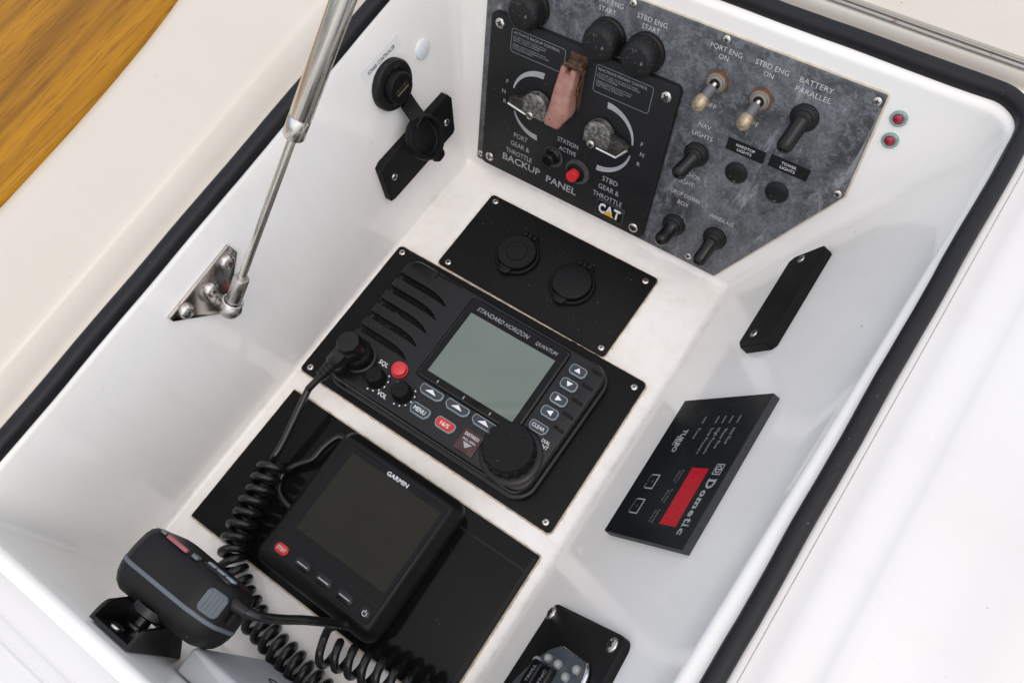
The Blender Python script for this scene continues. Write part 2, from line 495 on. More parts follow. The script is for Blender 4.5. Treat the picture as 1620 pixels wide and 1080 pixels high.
# ------------------------------------------------------------------ lettering (flat print, built as thin meshes at the end)
TEXTS = []
def text(th, s, pos, h, mat='white', width=None, rot=0.0, bold=0.0, shear=0.0, parent=None, name='lettering', lift=0.12, align='CENTER', res=2):
    TEXTS.append((th, s, Vector(pos), h, mat, width, rot, bold, shear, parent, name, lift, align, res))

def build_texts():
    tmp = []
    for k, (th, s, pos, h, mat, width, rot, bold, shear, parent, name, lift, align, res) in enumerate([(None, 'H', None, 1, None, None, 0, 0, 0, None, '', 0, 'LEFT', 1)] + TEXTS):
        cu = bpy.data.curves.new('t%d' % k, 'FONT'); cu.body = s; cu.size = 1.0
        cu.align_x = align; cu.offset = bold; cu.shear = shear; cu.resolution_u = res
        cu.fill_mode = 'FRONT'
        o = bpy.data.objects.new('t%d' % k, cu); COL.objects.link(o); tmp.append(o)
    bpy.context.view_layer.update()
    dg = bpy.context.evaluated_depsgraph_get()
    meshes = [bpy.data.meshes.new_from_object(o.evaluated_get(dg)) for o in tmp]
    for o in tmp:
        cu = o.data; bpy.data.objects.remove(o); bpy.data.curves.remove(cu)
    ys = [v.co.y for v in meshes[0].vertices]; cap = max(ys) - min(ys); cap0 = min(ys)
    bpy.data.meshes.remove(meshes[0])
    for me, (th, s, pos, h, mat, width, rot, bold, shear, parent, name, lift, align, res) in zip(meshes[1:], TEXTS):
        xs = [v.co.x for v in me.vertices]
        if not xs: continue
        wd = max(xs) - min(xs); sy = h / cap
        sx = (width / wd) if width else sy
        xc = (max(xs) + min(xs)) / 2 if align == 'CENTER' else min(xs)
        p = pos - th.base
        for v in me.vertices:
            x = (v.co.x - xc) * sx; y = (v.co.y - cap0 - cap / 2) * sy
            v.co = Vector((p.x + x * math.cos(rot) - y * math.sin(rot), p.y + x * math.sin(rot) + y * math.cos(rot), p.z + lift)) * 0.001
        me.materials.clear(); me.materials.append(M[mat]); me.name = name
        me.update()
        o = bpy.data.objects.new(name, me); COL.objects.link(o); o.parent = parent or th.o

# ------------------------------------------------------------------ screws: pan head with a cross recess
def screw_mesh(r=3.2, dome=0.42, name='screw', cross=0.55):
    b = MB()
    b.lathe([(r, 0), (r, 0.15 * r), (r * 0.93, dome * r * 0.62), (r * 0.72, dome * r * 0.9), (r * 0.4, dome * r * 1.0), (0.02, dome * r * 1.02)], n=20)
    b.cur = 1
    z = dome * r * 1.0
    l = r * cross; wd = r * 0.12
    b.box(-l, l, -wd, wd, z * 0.75, z + 0.05 * r)
    b.box(-wd, wd, -l, -wd, z * 0.75, z + 0.05 * r); b.box(-wd, wd, wd, l, z * 0.75, z + 0.05 * r)
    return b.mesh(name, ['screw', 'dark_hole'], smooth=50)
SCREW = screw_mesh()
SCREW_BIG = screw_mesh(4.6, 0.40)
SCREW_DOME = screw_mesh(6.0, 0.62, cross=0.16)
def screws(th, mesh, pts, n, scale=1.0):
    for (u, v) in pts:
        th.at('screw', mesh, (u, v, n), random.uniform(0, 1.5), scale=scale)

def plate_with_sealant(th, pts, r, z1, mat, bev=0.8, seal=1.3, name='plate', jit=.35, smat='sealant'):
    out = round_poly(pts, r)
    th.part(name, MB().prism(out, 0.35, z1, bev), mat)
    if seal:
        out2 = []
        base = offset_poly(out, -seal)
        nn = len(base)
        for i in range(nn):
            a, c = Vector(base[i]), Vector(base[(i + 1) % nn])
            k = max(1, int((c - a).length / 3))
            for j in range(k):
                p = a.lerp(c, j / k); out2.append((p.x + random.uniform(-jit, jit), p.y + random.uniform(-jit, jit)))
        th.part('sealant_bead', MB().prism(out2, 0.02, 0.55, 0.25, 1), smat)

# ================================================================== THE SETTING
def zr(y): return 223.4 + 0.069 * (y - 349.6)        # height of the sealing rim, mm
LIP = -8.0

def corner_loop(cs, r, z, seg=10):
    """closed loop through four corners (mm) with rounded corners, z a number or a function of y"""
    p = round_poly([(c[0], c[1]) for c in cs], r, seg)
    return [(x, y, z(y) if callable(z) else z) for x, y in p]

def build_recess():
    b = MB()
    def wall_corners(z):
        zs = z if isinstance(z, (list, tuple)) else [z] * 4
        def c(kind, zz):
            xl = -4 - 0.0875 * zz; xr = min(284 + 0.625 * zz, 400.0 if kind == 'NR' else 410.0); yf = 269.1 + 0.3593 * zz; yn = -213 - 0.02 * zz
            return {'NL': (xl, yn), 'NR': (xr, yn), 'FR': (xr, yf), 'FL': (xl, yf)}[kind]
        return [c(k, q) for k, q in zip(('NL', 'NR', 'FR', 'FL'), zs)]
    loops = []
    # floor edge and fillet into the walls
    f0 = wall_corners(0)
    def grow(cs, d): return [(cs[0][0] - d, cs[0][1] - d), (cs[1][0] + d, cs[1][1] - d), (cs[2][0] + d, cs[2][1] + d), (cs[3][0] - d, cs[3][1] + d)]
    loops.append(corner_loop(grow(f0, -5), 6, 0.0))
    loops.append(corner_loop(grow(f0, -2.6), 7, 0.5))
    loops.append(corner_loop(grow(wall_corners(2.2), -0.7), 8, 2.2))
    loops.append(corner_loop(wall_corners(5.5), 8, 5.5))
    zn, zf = zr(-217) + LIP, zr(346) + LIP
    for t in (0.15, 0.3, 0.45, 0.6, 0.75, 0.88):
        zz = [zn * t, zn * t, zf * t, zf * t]
        cs = wall_corners(zz); r = 8 + 12 * t
        y0, y1 = cs[0][1], cs[2][1]
        loops.append(corner_loop(cs, r, lambda y: zn * t + (zf - zn) * t * (y - y0) / (y1 - y0)))
    zz = [zn - 6, zn - 6, zf - 6, zf - 6]; top = wall_corners(zz)
    loops.append(corner_loop(top, 20, lambda y: zr(y) + LIP - 6))
    for a in (22, 45, 67, 90):
        d = 6 * (1 - math.cos(R(a))); h = 6 * math.sin(R(a))
        loops.append(corner_loop(grow(top, d), 20 + d, lambda y: zr(y) + LIP - 6 + h))
    last = grow(top, 6)
    out = [(-36, -325), (416, -325), (425, 366), (-36, 366)]
    loops.append(corner_loop(out, 24, lambda y: zr(y) + LIP))
    b.rings(loops[::-1], False, True)
    o = structure('console_recess', b, 'gel', 50)
    return o
build_recess()

def sweep_profile(path_fn, prof, ys, mat, name):
    b = MB(); rows = [[path_fn(e, h, y) for (e, h) in prof] for y in ys]
    n = len(prof); vs = [p for r in rows for p in r]; fs = []
    for k in range(len(rows) - 1):
        for i in range(n - 1):
            fs.append((k * n + i, k * n + i + 1, (k + 1) * n + i + 1, (k + 1) * n + i))
    b.add(vs, fs)
    return structure(name, b, mat, 40)

def smooth_prof(p, sub=4):
    """Hermite curve through the profile points, tangents weighted by chord length, so the moulded coves stay soft"""
    P = [Vector(q) for q in p]; n = len(P); out = []
    L = [(P[i + 1] - P[i]).length for i in range(n - 1)]
    S = [(P[i + 1] - P[i]) / L[i] for i in range(n - 1)]
    T = [S[0]] + [(S[i - 1] * L[i] + S[i] * L[i - 1]) / (L[i] + L[i - 1]) for i in range(1, n - 1)] + [S[-1]]
    for i in range(n - 1):
        for k in range(sub):
            t = k / sub; t2, t3 = t * t, t ** 3
            q = P[i] * (2 * t3 - 3 * t2 + 1) + T[i] * L[i] * (t3 - 2 * t2 + t) + P[i + 1] * (3 * t2 - 2 * t3) + T[i + 1] * L[i] * (t3 - t2)
            out.append(tuple(q))
    out.append(tuple(P[-1])); return out

LEFT_PROF = smooth_prof([(6, -9), (9, -11.5), (13, -12), (18, -9.5), (23, -4), (27, 1.5), (30.5, 5.2), (34, 6.6), (40, 7.3), (60, 9.2), (90, 12), (118, 14.5), (160, 16), (420, 18), (2600, 22)])
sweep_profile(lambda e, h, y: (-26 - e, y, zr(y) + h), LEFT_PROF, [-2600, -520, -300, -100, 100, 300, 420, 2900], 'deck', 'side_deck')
RIGHT_PROF = [(5, -9), (5.5, -7.6)] + smooth_prof([(6.2, -7.2), (9.4, -7.1)], 2) + [(9.65, -8), (9.9, -8), (10.05, -6.9)] + smooth_prof([(10.1, -6.9), (13, -6.6), (17, -5.6), (20, -4.7), (23, -4.2), (30, -3.9), (41, -3.4), (44, -2.7), (47, -2.4), (60, -2.1), (80, -1.6), (92, -0.6), (104, 0.6), (130, 1.4), (420, 6), (2600, 10)])
sweep_profile(lambda e, h, y: (413.3 + 0.0121 * y + e, y, zr(y) + h), RIGHT_PROF, [-2600, -520, -300, -100, 100, 250, 352], 'deck_white', 'side_deck')
TOP_PROF = smooth_prof([(6, -9), (8, -10.5), (12, -9), (15, -4), (17, -1), (20, 0), (420, 10), (2600, 14)])
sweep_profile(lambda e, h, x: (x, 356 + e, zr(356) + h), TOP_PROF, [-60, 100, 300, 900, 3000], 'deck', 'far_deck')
NEAR_PROF = smooth_prof([(6, -9), (10, -11), (18, -8), (30, 2), (60, 6), (400, 14), (2300, 16)])
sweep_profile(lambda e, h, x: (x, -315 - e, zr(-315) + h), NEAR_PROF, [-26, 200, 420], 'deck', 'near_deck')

# two moulded grooves run along the near ledge
def near_ledge():
    b = MB()
    rows = []
    prof = smooth_prof([(0, 0.2), (4, 1.4), (9, 1.9), (14, 2.0)], 3) + [(15.2, 1.2), (16.0, 1.2), (17.2, 2.1)] + smooth_prof([(17.4, 2.2), (23, 3.0)], 2) + [(24.2, 2.2), (25.2, 2.2), (26.4, 3.2)] + [(60, 4)]
    xs = [-18, 60, 140, 220, 380]
    n = len(prof)
    vs = [(x, -226 - e, zr(-226 - e) + LIP + h) for x in xs for (e, h) in prof]
    fs = [(k * n + i, k * n + i + 1, (k + 1) * n + i + 1, (k + 1) * n + i) for k in range(len(xs) - 1) for i in range(n - 1)]
    b.add(vs, fs)
    structure('near_ledge', b, 'deck_white', 30)
near_ledge()

# rubber gasket: a bulb seal swept round the rim
def gasket():
    t = Thing('rubber_gasket', 'long black rubber seal running round the rim of the white console recess', 'gasket', FLOOR, (-26, 0, zr(0) + LIP))
    loop = round_poly([(-26, -312), (409.5, -312), (417.6, 356), (-27, 356)], [22, 22, 25, 22], 12)
    pts = []
    for i in range(len(loop)):
        a, c = Vector(loop[i]), Vector(loop[(i + 1) % len(loop)])
        k = max(1, int((c - a).length / 14))
        for j in range(k): pts.append(a.lerp(c, j / k))
    n = len(pts); rings = []
    prof = [(-5.8, -0.5), (-6.0, 2.6), (-5.7, 6.0), (-4.6, 8.0), (-2.4, 8.8), (0, 9.0), (2.6, 8.7), (4.8, 7.4), (5.8, 5.0), (6.0, 2.6), (5.8, -0.5)]
    vs = []; fs = []; m_ = len(prof)
    for i in range(n):
        d = (pts[(i + 1) % n] - pts[i - 1]).normalized(); out = Vector((d.y, -d.x))
        wob = 0.25 * math.sin(i * 0.9) + random.uniform(-0.12, 0.12)
        kx = 0.92 if pts[i].x > 380 else 1.0
        for (e, h) in prof:
            q = pts[i] + out * (e * kx + wob)
            vs.append((q.x, q.y, zr(pts[i].y) + LIP + h))
    for k in range(n):
        k2 = (k + 1) % n
        for i in range(m_ - 1):
            fs.append((k * m_ + i, k * m_ + i + 1, k2 * m_ + i + 1, k2 * m_ + i))
    t.part('seal', MB().add(vs, fs), 'seal', smooth=60)
gasket()

# varnished table top at the upper left
def wooden_table():
    t = Thing('wooden_tabletop', 'glossy varnished golden teak top with a curved edge beyond the cream deck', 'table top', FLOOR, (-200, 0, zr(0) + 16))
    edge = [(-146, -330), (-144.5, -120), (-144, -20), (-144.5, 30), (-147, 80), (-151, 125), (-158, 168), (-170, 210), (-188, 250), (-214, 290), (-250, 330)]
    ed = smooth_prof(edge, 5)
    outline = ed + [(-460, 330), (-460, -330)]
    outline = ccw(outline)
    levels = []
    for d, h in ((0.4, 14.0), (0, 16.0), (0.1, 18.0), (0.8, 19.6), (2.2, 20.8), (4.5, 21.5), (9, 22.0)):
        levels.append(([(x, y) for x, y in offset_poly(outline, d)], h))
    b = MB()
    b.rings([[(x, y, zr(y) + h) for x, y in p] for p, h in levels])
    t.part('table_top', b, 'teak', smooth=50)
wooden_table()

# thin metal edge and clear panel beyond the far gasket
def far_trim():
    z0 = zr(356)
    t = Thing('metal_trim', 'thin stained silver edging strip beyond the far black gasket', 'trim strip', FLOOR, (300, 374, z0))
    b = MB()
    b.tube([(x, 375.2 - 0.006 * (x - 260), z0 + 1.5 + 0.2 * math.sin(x * .05)) for x in range(60, 700, 20)], 1.3, 10)
    t.part('strip', b, 'trim')
    b = MB(); b.tube([(x, 378.6 - 0.006 * (x - 260), z0 + 2.0) for x in range(60, 700, 20)], 0.8, 8)
    t.part('strip', b, 'trim')
    p = Thing('cover_panel', 'flat glossy cream panel lying beyond the silver edging strip', 'panel', FLOOR, (300, 420, z0 + 2))
    b = MB(); b.prism(round_poly([(20, 380), (700, 377.5), (700, 640), (20, 640)], 3), z0 + 2.2, z0 + 5.2, 1.0)
    p.part('sheet', b, 'deck')
far_trim()

# ================================================================== BACK WALL: weathered switch panel
def switch_panel():
    t = Thing('switch_panel', 'weathered grey engraved switch panel with cut corner and rusty toggle switches on the far wall', 'switch panel', BACK, (150, 100, 0))
    out = [(7.5, 8), (268, 6), (337.5, 129.5), (334, 212), (7.5, 212)]
    plate_with_sealant(t, out, 1.2, 3.0, 'weathered', 0.5, 1.7, jit=.12, smat='sealant_pale')
    screws(t, SCREW, [(216.8, 209.0), (329.6, 206.7), (332.6, 130.4), (240.8, 13.8), (12.0, 14.6), (139.6, 209.0)], 3.0, 1.0)
    E = 'engrave'
    def tx(s, u, v, wd, h=3.9): text(t, s, (u, v, 3.0), h, E, wd * .91, bold=-0.012, lift=0.05)
    tx('PORT ENG', 119.5, 203.5, 28); tx('START', 119.5, 196.5, 16.5)
    tx('STBD ENG', 157.5, 202.0, 28); tx('START', 157.9, 195.6, 16.5)
    tx('PORT ENG', 218.9, 201.6, 27.5); tx('ON', 218.6, 195.8, 8.2)
    tx('STBD ENG', 254.7, 202.0, 28); tx('ON', 254.0, 195.9, 8.2)
    tx('BATTERY', 288.3, 201.7, 27); tx('PARALLEL', 288.5, 194.4, 29)
    tx('OFF', 219.4, 156.6, 11); tx('OFF', 254.6, 156.4, 11)
    tx('NAV', 220.3, 138.4, 11.5); tx('LIGHTS', 220.6, 130.0, 19.5)
    tx('ANCHOR', 219.6, 92.0, 22); tx('LIGHT', 219.0, 83.6, 15.5)
    tx('DROP DOWN', 221.8, 71.0, 29.5); tx('BOX', 222.1, 63.0, 11)
    tx('WINDLASS', 257.6, 64.2, 24.5)
    # bare toggles with rusty nuts
    def toggle(dx, dy):
        root = MB()
        root.prism(circle(0, 0, 9.3, 6, 0.3), 0.0, 3.2, 0.8)
        o = t.at('toggle_switch', root.mesh('toggle_nut', 'rusty'), (0, 0, 0))
        b = MB(); b.lathe([(7.6, 3.0), (7.5, 3.9), (6.4, 4.2), (6.2, 5.6), (5.2, 6.0), (4.2, 6.0), (3.9, 4.2), (0.02, 4.1)], n=28)
        c = bpy.data.objects.new('bushing', b.mesh('toggle_bushing', 'nut_grey')); COL.objects.link(c); c.parent = o
        b = MB(); b.lathe([(3.8, 4.2), (3.8, 5.75), (0.02, 5.75)], n=20)
        c = bpy.data.objects.new('slot', b.mesh('toggle_slot', 'dark_hole')); COL.objects.link(c); c.parent = o
        b = MB(); d = Vector((dx, dy, 15.5))
        P = lambda k: Vector((0, 0, 4.6)) + d * k
        b.tube([P(0), P(.2)], [2.2, 2.4], 12)
        b.cur = 1; b.tube([P(.14), P(.2), P(.66)], [3.4, 3.7, 4.0], 18)
        b.cur = 2; b.tube([P(.6), P(.62), P(.8), P(.94), P(1.06), P(1.15), P(1.19)], [3.9, 5.2, 5.9, 5.9, 4.8, 2.6, 0.3], 20)
        c = bpy.data.objects.new('lever', b.mesh('toggle_lever', ['steel_old', 'sleeve', 'brass_tip'], smooth=50)); COL.objects.link(c); c.parent = o
        return o
    a = toggle(-3.6, -13.4); a.location = (Vector((219.6, 177.0, 3.0)) - t.base) * .001
    b_ = t.clone(a, (254.9, 177.2, 3.0), 0.10)
    # rubber-booted toggles, each leaning its own way
    b = MB()
    b.lathe([(10.4, 0), (10.6, 1.8), (10.0, 2.8), (9.2, 3.0), (9.6, 4.0), (8.6, 5.2), (8.0, 5.5), (8.0, 6.4), (6.8, 8.0), (4.0, 8.8), (0.02, 8.9)], n=36)
    base_me = b.mesh('boot_base', 'rubber', smooth=50)
    for (u, v, dx, dy, dz) in ((289.0, 176.6, -2.0, -14.6, 17.5), (220.6, 112.6, -4.4, -10.2, 15.5), (220.0, 38.8, -1.8, -6.4, 15.5), (257.8, 44.8, -1.8, -13.8, 16)):
        o = t.at('toggle_switch', base_me, (u, v, 3.0))
        b = MB(); d = Vector((dx, dy, dz)); P = lambda k: Vector((0, 0, 4.5)) + d * k
        b.tube([P(.05), P(.25), P(.6), P(.85), P(1.02), P(1.14), P(1.21)], [7.0, 6.2, 5.9, 6.2, 6.0, 4.2, 0.4], 22)
        c = bpy.data.objects.new('boot_lever', b.mesh('boot_lever', 'satin', smooth=60)); COL.objects.link(c); c.parent = o
    # flush rubber push buttons and their embossed labels
    b = MB(); b.lathe([(9.6, 0), (9.6, 0.35), (8.8, 0.4)], n=36); b.cur = 1
    b.lathe([(8.8, 0.0), (8.8, 1.0), (8.0, 1.7), (5.0, 2.1), (0.02, 2.2)], n=36)
    me = b.mesh('push_button', ['slate_edge', 'rubber'], smooth=50)
    t.at('push_button', me, (255.9, 111.6, 3.0)); t.at('push_button', me, (291.0, 110.4, 3.0))
    for (u, v, s1, w1) in ((257.0, 133.2, 'HARDTOP', 15.5), (292.4, 134.3, 'TOWER', 12)):
        b = MB(); b.prism(rrect(u - 15.8, u + 15.8, v - 5.2, v + 5.2, 0.5, 2), 3.0, 3.5, 0.2, 1)
        lb = t.part('label_plate', b, 'ink')
        text(t, s1, (u - 0.5, v + 1.7, 3.5), 2.3, 'white', w1, parent=lb, lift=0.06)
        text(t, 'LIGHTS', (u - 0.5, v - 1.9, 3.5), 2.3, 'white', 12, parent=lb, lift=0.06)
    # three black dome boots over the start buttons
    b = MB()
    b.lathe([(16.2, 0), (16.4, 2.2), (16.0, 3.6), (15.2, 4.2), (15.1, 10.0), (14.7, 14.0), (13.6, 17.2), (11.8, 19.2), (10.2, 19.9), (9.4, 19.8), (6.0, 20.6), (0.02, 20.9)], n=48)
    me = b.mesh('start_boot', 'rubber', smooth=50)
    for (u, v) in ((53.0, 176.2), (124.3, 176.4), (158.6, 176.8)):
        t.at('start_button', me, (u, v, 3.0))
switch_panel()

def panel_text_box(t, u0, u1, v0, v1, title, lines, z):
    o = rrect(u0, u1, v0, v1, 2.6, 4); i = offset_poly(o, 0.32)
    b = MB(); n = len(o)
    vs = [(x, y, z + .05) for x, y in o] + [(x, y, z + .05) for x, y in i]
    b.add(vs, [(k, (k + 1) % n, n + (k + 1) % n, n + k) for k in range(n)])
    fr = t.part('text_border', b, 'greytext', smooth=0)
    text(t, title, (u0 + 2.0, v1 - 3.4, z), 2.3, 'greytext', (u1 - u0) * 0.86, parent=fr, align='LEFT', lift=.05)
    y = v1 - 7.0
    for s in lines:
        if s: text(t, s, (u0 + 2.0, y, z), 1.15, 'greytext', len(s) * 1.05, parent=fr, align='LEFT', lift=.05, res=1)
        y -= 1.85 if s else 1.3

def backup_panel():
    t = Thing('backup_panel', 'square black engine backup control panel with a pink safety flap screwed over the grey panel', 'control panel', BACK, (106, 87, 3))
    Z = 8.6
    out = rrect(16.6, 195.8, 11.2, 163.0, 5.5, 6)
    t.part('plate', MB().prism(out, 3.05, Z, 0.9, 2), 'abs_grey')
    screws(t, SCREW_BIG, [(26.3, 155.0), (185.4, 152.2), (186.2, 20.2), (26.2, 20.9)], Z, 1.0)
    G = 'pale'
    text(t, 'BACKUP', (62.2, 29.2, Z), 6.9, G, 42.5, bold=0.012, lift=.05)
    text(t, 'PANEL', (107.2, 27.2, Z), 6.9, G, 33, bold=0.012, lift=.05)
    for s, u, v, wd in (('PORT', 58.4, 56.6, 16.5), ('GEAR &', 58.6, 47.1, 23), ('THROTTLE', 58.4, 37.7, 32), ('STBD', 154.3, 55.4, 17), ('GEAR &', 154.8, 46.3, 23), ('THROTTLE', 155.3, 36.8, 33)):
        text(t, s, (u, v, Z), 4.9, G, wd * .91, lift=.05)
    for s, u, v, wd in (('STATION', 107.2, 73.4, 23.5), ('ACTIVE', 108.0, 65.2, 19.5)):
        text(t, s, (u, v, Z), 4.3, G, wd * .91, lift=.05)
    for s, u, v in (('F', 38.5, 105.8), ('N', 35.6, 95.2), ('R', 37.6, 85.8), ('F', 175.2, 103.3), ('N', 177.4, 94.2), ('R', 176.2, 84.2)):
        text(t, s, (u, v, Z), 3.8, G, lift=.05)
    # tapered arcs
    def arc(cx, cy, a0, a1, r0, r1, w0, w1):
        n = 28; vs = []; fs = []
        for k in range(n + 1):
            q = k / n; a = R(a0 + (a1 - a0) * q); r = r0 + (r1 - r0) * q; hw = (w0 + (w1 - w0) * q) / 2
            for s in (-hw, hw): vs.append((cx + (r + s) * math.cos(a), cy + (r + s) * math.sin(a), Z + .05))
        for k in range(n): fs.append((2 * k, 2 * k + 1, 2 * k + 3, 2 * k + 2))
        t.part('arc_print', MB().add(vs, fs), 'pale', smooth=0)
    arc(70.5, 94.2, 162, 82, 26.2, 31.0, 1.4, 6.0)
    arc(70.5, 94.2, 212, 279, 25.6, 30.6, 1.4, 5.4)
    arc(141.0, 94.0, 96, 10, 30.6, 26.4, 5.6, 1.4)
    arc(141.0, 94.0, -94, -12, 31.0, 26.6, 5.6, 1.4)
    panel_text_box(t, 38.4, 92.0, 134.6, 155.8, 'ACTIVATE BACKUP CONTROL',
                   ['LIFT RED FLAP AND TOGGLE SWITCH.', 'PRIMARY CONTROL IS DISABLED AND', 'BACKUP CONTROL IS ENABLED.', '', 'DEPRESS STATION ACTIVE BUTTON ON', 'BACKUP PANEL TO DETERMINE ANY OTHER', 'ACTIVE BACKUP PANEL.'], Z)
    panel_text_box(t, 121.6, 174.0, 131.4, 155.2, 'REACTIVATE PRIMARY CONTROL',
                   ['CLOSE RED FLAP ON ALL BACKUP PANELS.', 'BACKUP CONTROL IS DISABLED AND PRIMARY', 'CONTROL IS ENABLED.', '', 'DEPRESS STATION ACTIVE BUTTON AT', 'THE PRIMARY CONTROL STATION AND', 'TAKE CONTROL AS REQUIRED.'], Z)
    # corroded rotary knobs with a pointer
    def knob(cx, cy, r, poly_tail, scr, edge, edge2=None):
        arcp = [(cx + r * math.cos(R(a)), cy + r * math.sin(R(a))) for a in range(-10, 191, 12)]
        o = t.part('rotary_knob', MB().prism(ccw(arcp + [(cx - r * .96, cy - r * .72), (cx + r * .96, cy - r * .72)]), Z + 2.2, Z + 9.6, 1.4, 3), 'knob', smooth=40)
        t.part('pointer', MB().prism(ccw(poly_tail), Z + 2.4, Z + 9.3, 0.9, 2), 'knob_dark', o)
        t.part('skirt', MB().lathe([(r * .82, Z - .1), (r * .82, Z + 2.4)], cx, cy - 1, 28), 'ink', o)
        t.part('worn_edge', MB().tube([(*p, Z + 8.8) for p in edge], 1.15, 8), 'bare_edge', o)
        so = t.at('screw', SCREW, (0, 0, 0), 0.6, o); so.location = (Vector((*scr, Z + 9.3)) - t.base) * .001; so.scale = (1.15,) * 3
    knob(73.8, 98.4, 13.0, [(84, 88.0), (84, 100), (62, 102.2), (47.6, 98.2), (46.6, 92.4), (66, 89.0)], (70.6, 89.6), [(46.8, 92.0), (56, 90.4), (66, 88.8)])
    knob(137.6, 99.0, 13.0, [(128, 88.2), (158.6, 87.4), (167.0, 98.6), (161, 101.6), (148, 104.0), (128, 100)], (133.4, 89.2), [(139, 87.9), (158.4, 87.2), (162.6, 92.6), (166.9, 98.2)])
    # status lens, red push button, each over a scuffed grey washer
    t.part('washer', MB().prism(circle(94.6, 52.6, 10.2, 40), Z, Z + .35, .2, 1), 'grey_disc')
    t.part('washer', MB().prism(circle(121.4, 49.2, 12.2, 40), Z, Z + .5, .2, 1), 'grey_disc')
    b = MB(); b.lathe([(8.4, Z + .3), (8.6, Z + 1.6), (7.2, Z + 3.2), (6.4, Z + 3.4), (6.3, Z + 9.4), (5.4, Z + 10.4), (4.2, Z + 10.4), (3.9, Z + 8.2), (0.02, Z + 8.0)], 94.2, 53.6, 32)
    t.part('status_lamp', b, 'satin', smooth=45)
    b = MB(); b.lathe([(9.0, Z + .45), (9.0, Z + 1.5), (7.6, Z + 2.4), (6.0, Z + 2.6), (5.6, Z + 1.8)], 119.8, 47.6, 32)
    c = t.part('button_collar', b, 'abs', smooth=45)
    b = MB(); b.lathe([(5.3, Z + 1.2), (5.3, Z + 8.0), (4.9, Z + 8.7), (0.02, Z + 8.8)], 119.8, 47.6, 28)
    t.part('red_button', b, 'red', smooth=45)
    # maker's badge
    b = MB(); b.prism(rrect(146.2, 175.2, 16.4, 33.6, 1.6, 4), Z, Z + 1.0, .5, 2)
    o = t.part('badge', b, 'slate_edge')
    b = MB(); b.prism(rrect(147.6, 173.8, 17.8, 32.2, .8, 3), Z + .7, Z + 1.05, .1, 1); t.part('badge_face', b, 'ink', o)
    text(t, 'C', (152.6, 25.2, Z + 1.05), 9.6, 'white', 6.8, bold=0.045, parent=o)
    text(t, 'A', (160.2, 25.2, Z + 1.05), 9.6, 'white', 8.8, bold=0.045, parent=o)
    text(t, 'T', (168.0, 25.2, Z + 1.05), 9.6, 'white', 6.6, bold=0.045, parent=o)
    b = MB(); b.add([(154.6, 20.0, Z + 1.3), (166.4, 20.0, Z + 1.3), (160.3, 25.4, Z + 1.3)], [(0, 1, 2)]); t.part('badge_triangle', b, 'orange', o, 0)
    text(t, '®', (172.4, 29.6, Z + 1.05), 1.8, 'pale', parent=o)
    # pink safety flap on a rusty hinge
    b = MB()
    b.box(97.4, 113.4, 150.0, 157.4, Z, Z + 1.6, .4)
    b.box(99.6, 112.0, 147.5, 153.5, Z + 1.4, Z + 8.5, 1.0)
    b.tube([(96.6, 149.6, Z + 8.5), (114.4, 149.6, Z + 8.5)], 1.7, 12)
    hg = t.part('flap_hinge', b, 'rust_dark')
    b = MB(); b.tube([(112.4 + 1.4 * math.sin(q * .55), 149 - q * 2.2, Z + 8.0 - 3.4 * math.sin(q * .26)) for q in range(12)], .9, 8)
    b.box(110.2, 112.8, 108, 146, Z + .02, Z + 1.2, .4)
    t.part('flap_spring', b, 'rust_dark', hg, 60)
    t.part('toggle_body', MB().box(97, 110, 107, 140, Z, Z + 5.0, .8), 'rust_dark', hg)
    def sec(v, u0, u1, n0, n1, r):
        return [(x, v, z) for x, z in rrect(u0, u1, n0, n1, r, 5)]
    b = MB()
    b.rings([sec(147.0, 95.0, 99.4, Z + 1, Z + 11.4, 1.6), sec(141, 94.5, 100.0, Z + .6, Z + 12.6, 1.6)])
    b.rings([sec(147.0, 104.6, 109.2, Z + 1, Z + 11.4, 1.6), sec(141, 104.0, 109.8, Z + .6, Z + 12.6, 1.6)])
    b.rings([sec(142.8, 94.6, 109.6, Z + .8, Z + 12.4, 2.0), sec(138, 94.0, 109.9, Z + .6, Z + 13.6, 2.6), sec(126, 93.0, 109.8, Z + .6, Z + 16.6, 3.2), sec(116, 92.1, 110.4, Z + .6, Z + 18.4, 4.4), sec(110, 91.2, 111.6, Z + .6, Z + 19.4, 5.5),
             sec(105.5, 90.8, 110.6, Z + 2.2, Z + 20.2, 5.5), sec(102, 90.4, 108.2, Z + 7.0, Z + 20.8, 4.6), sec(99, 90.4, 107.0, Z + 11.5, Z + 21.2, 3.6), sec(96.8, 91.0, 106.2, Z + 14.6, Z + 21.0, 3.0), sec(96.0, 92.6, 104.8, Z + 16.4, Z + 19.6, 1.5)])
    fl = t.part('safety_flap', b, 'guard', smooth=50)
    t.part('flap_hole', MB().prism(circle(96.6, 103.0, 0.7, 10), Z + 19.5, Z + 20.75), 'dark_hole', fl)
backup_panel()

def leds():
    b = MB(); b.lathe([(5.7, 0), (5.7, 1.1), (5.0, 1.7), (4.0, 1.6), (3.8, 0.6)], n=32)
    ring = b.mesh('led_ring', 'verdigris', smooth=45)
    b = MB(); b.lathe([(3.6, 0.2), (3.6, 0.9), (2.8, 1.4), (0.02, 1.6)], n=28)
    lens = b.mesh('led_lens', 'red_lens', smooth=60)
    for (u, v, lab) in ((346.9, 199.6, 'upper small red indicator light in a green corroded ring beside the grey panel corner'), (348.3, 183.0, 'lower small red indicator light in a green corroded ring beside the grey panel')):
        t = Thing('indicator_light', lab, 'indicator light', BACK, (u, v, 0), 'red indicator lights beside the grey panel')
        t.at('bezel_ring', ring, (u, v, 0.1)); t.at('lens', lens, (u - .4, v - .4, 0.1))
leds()

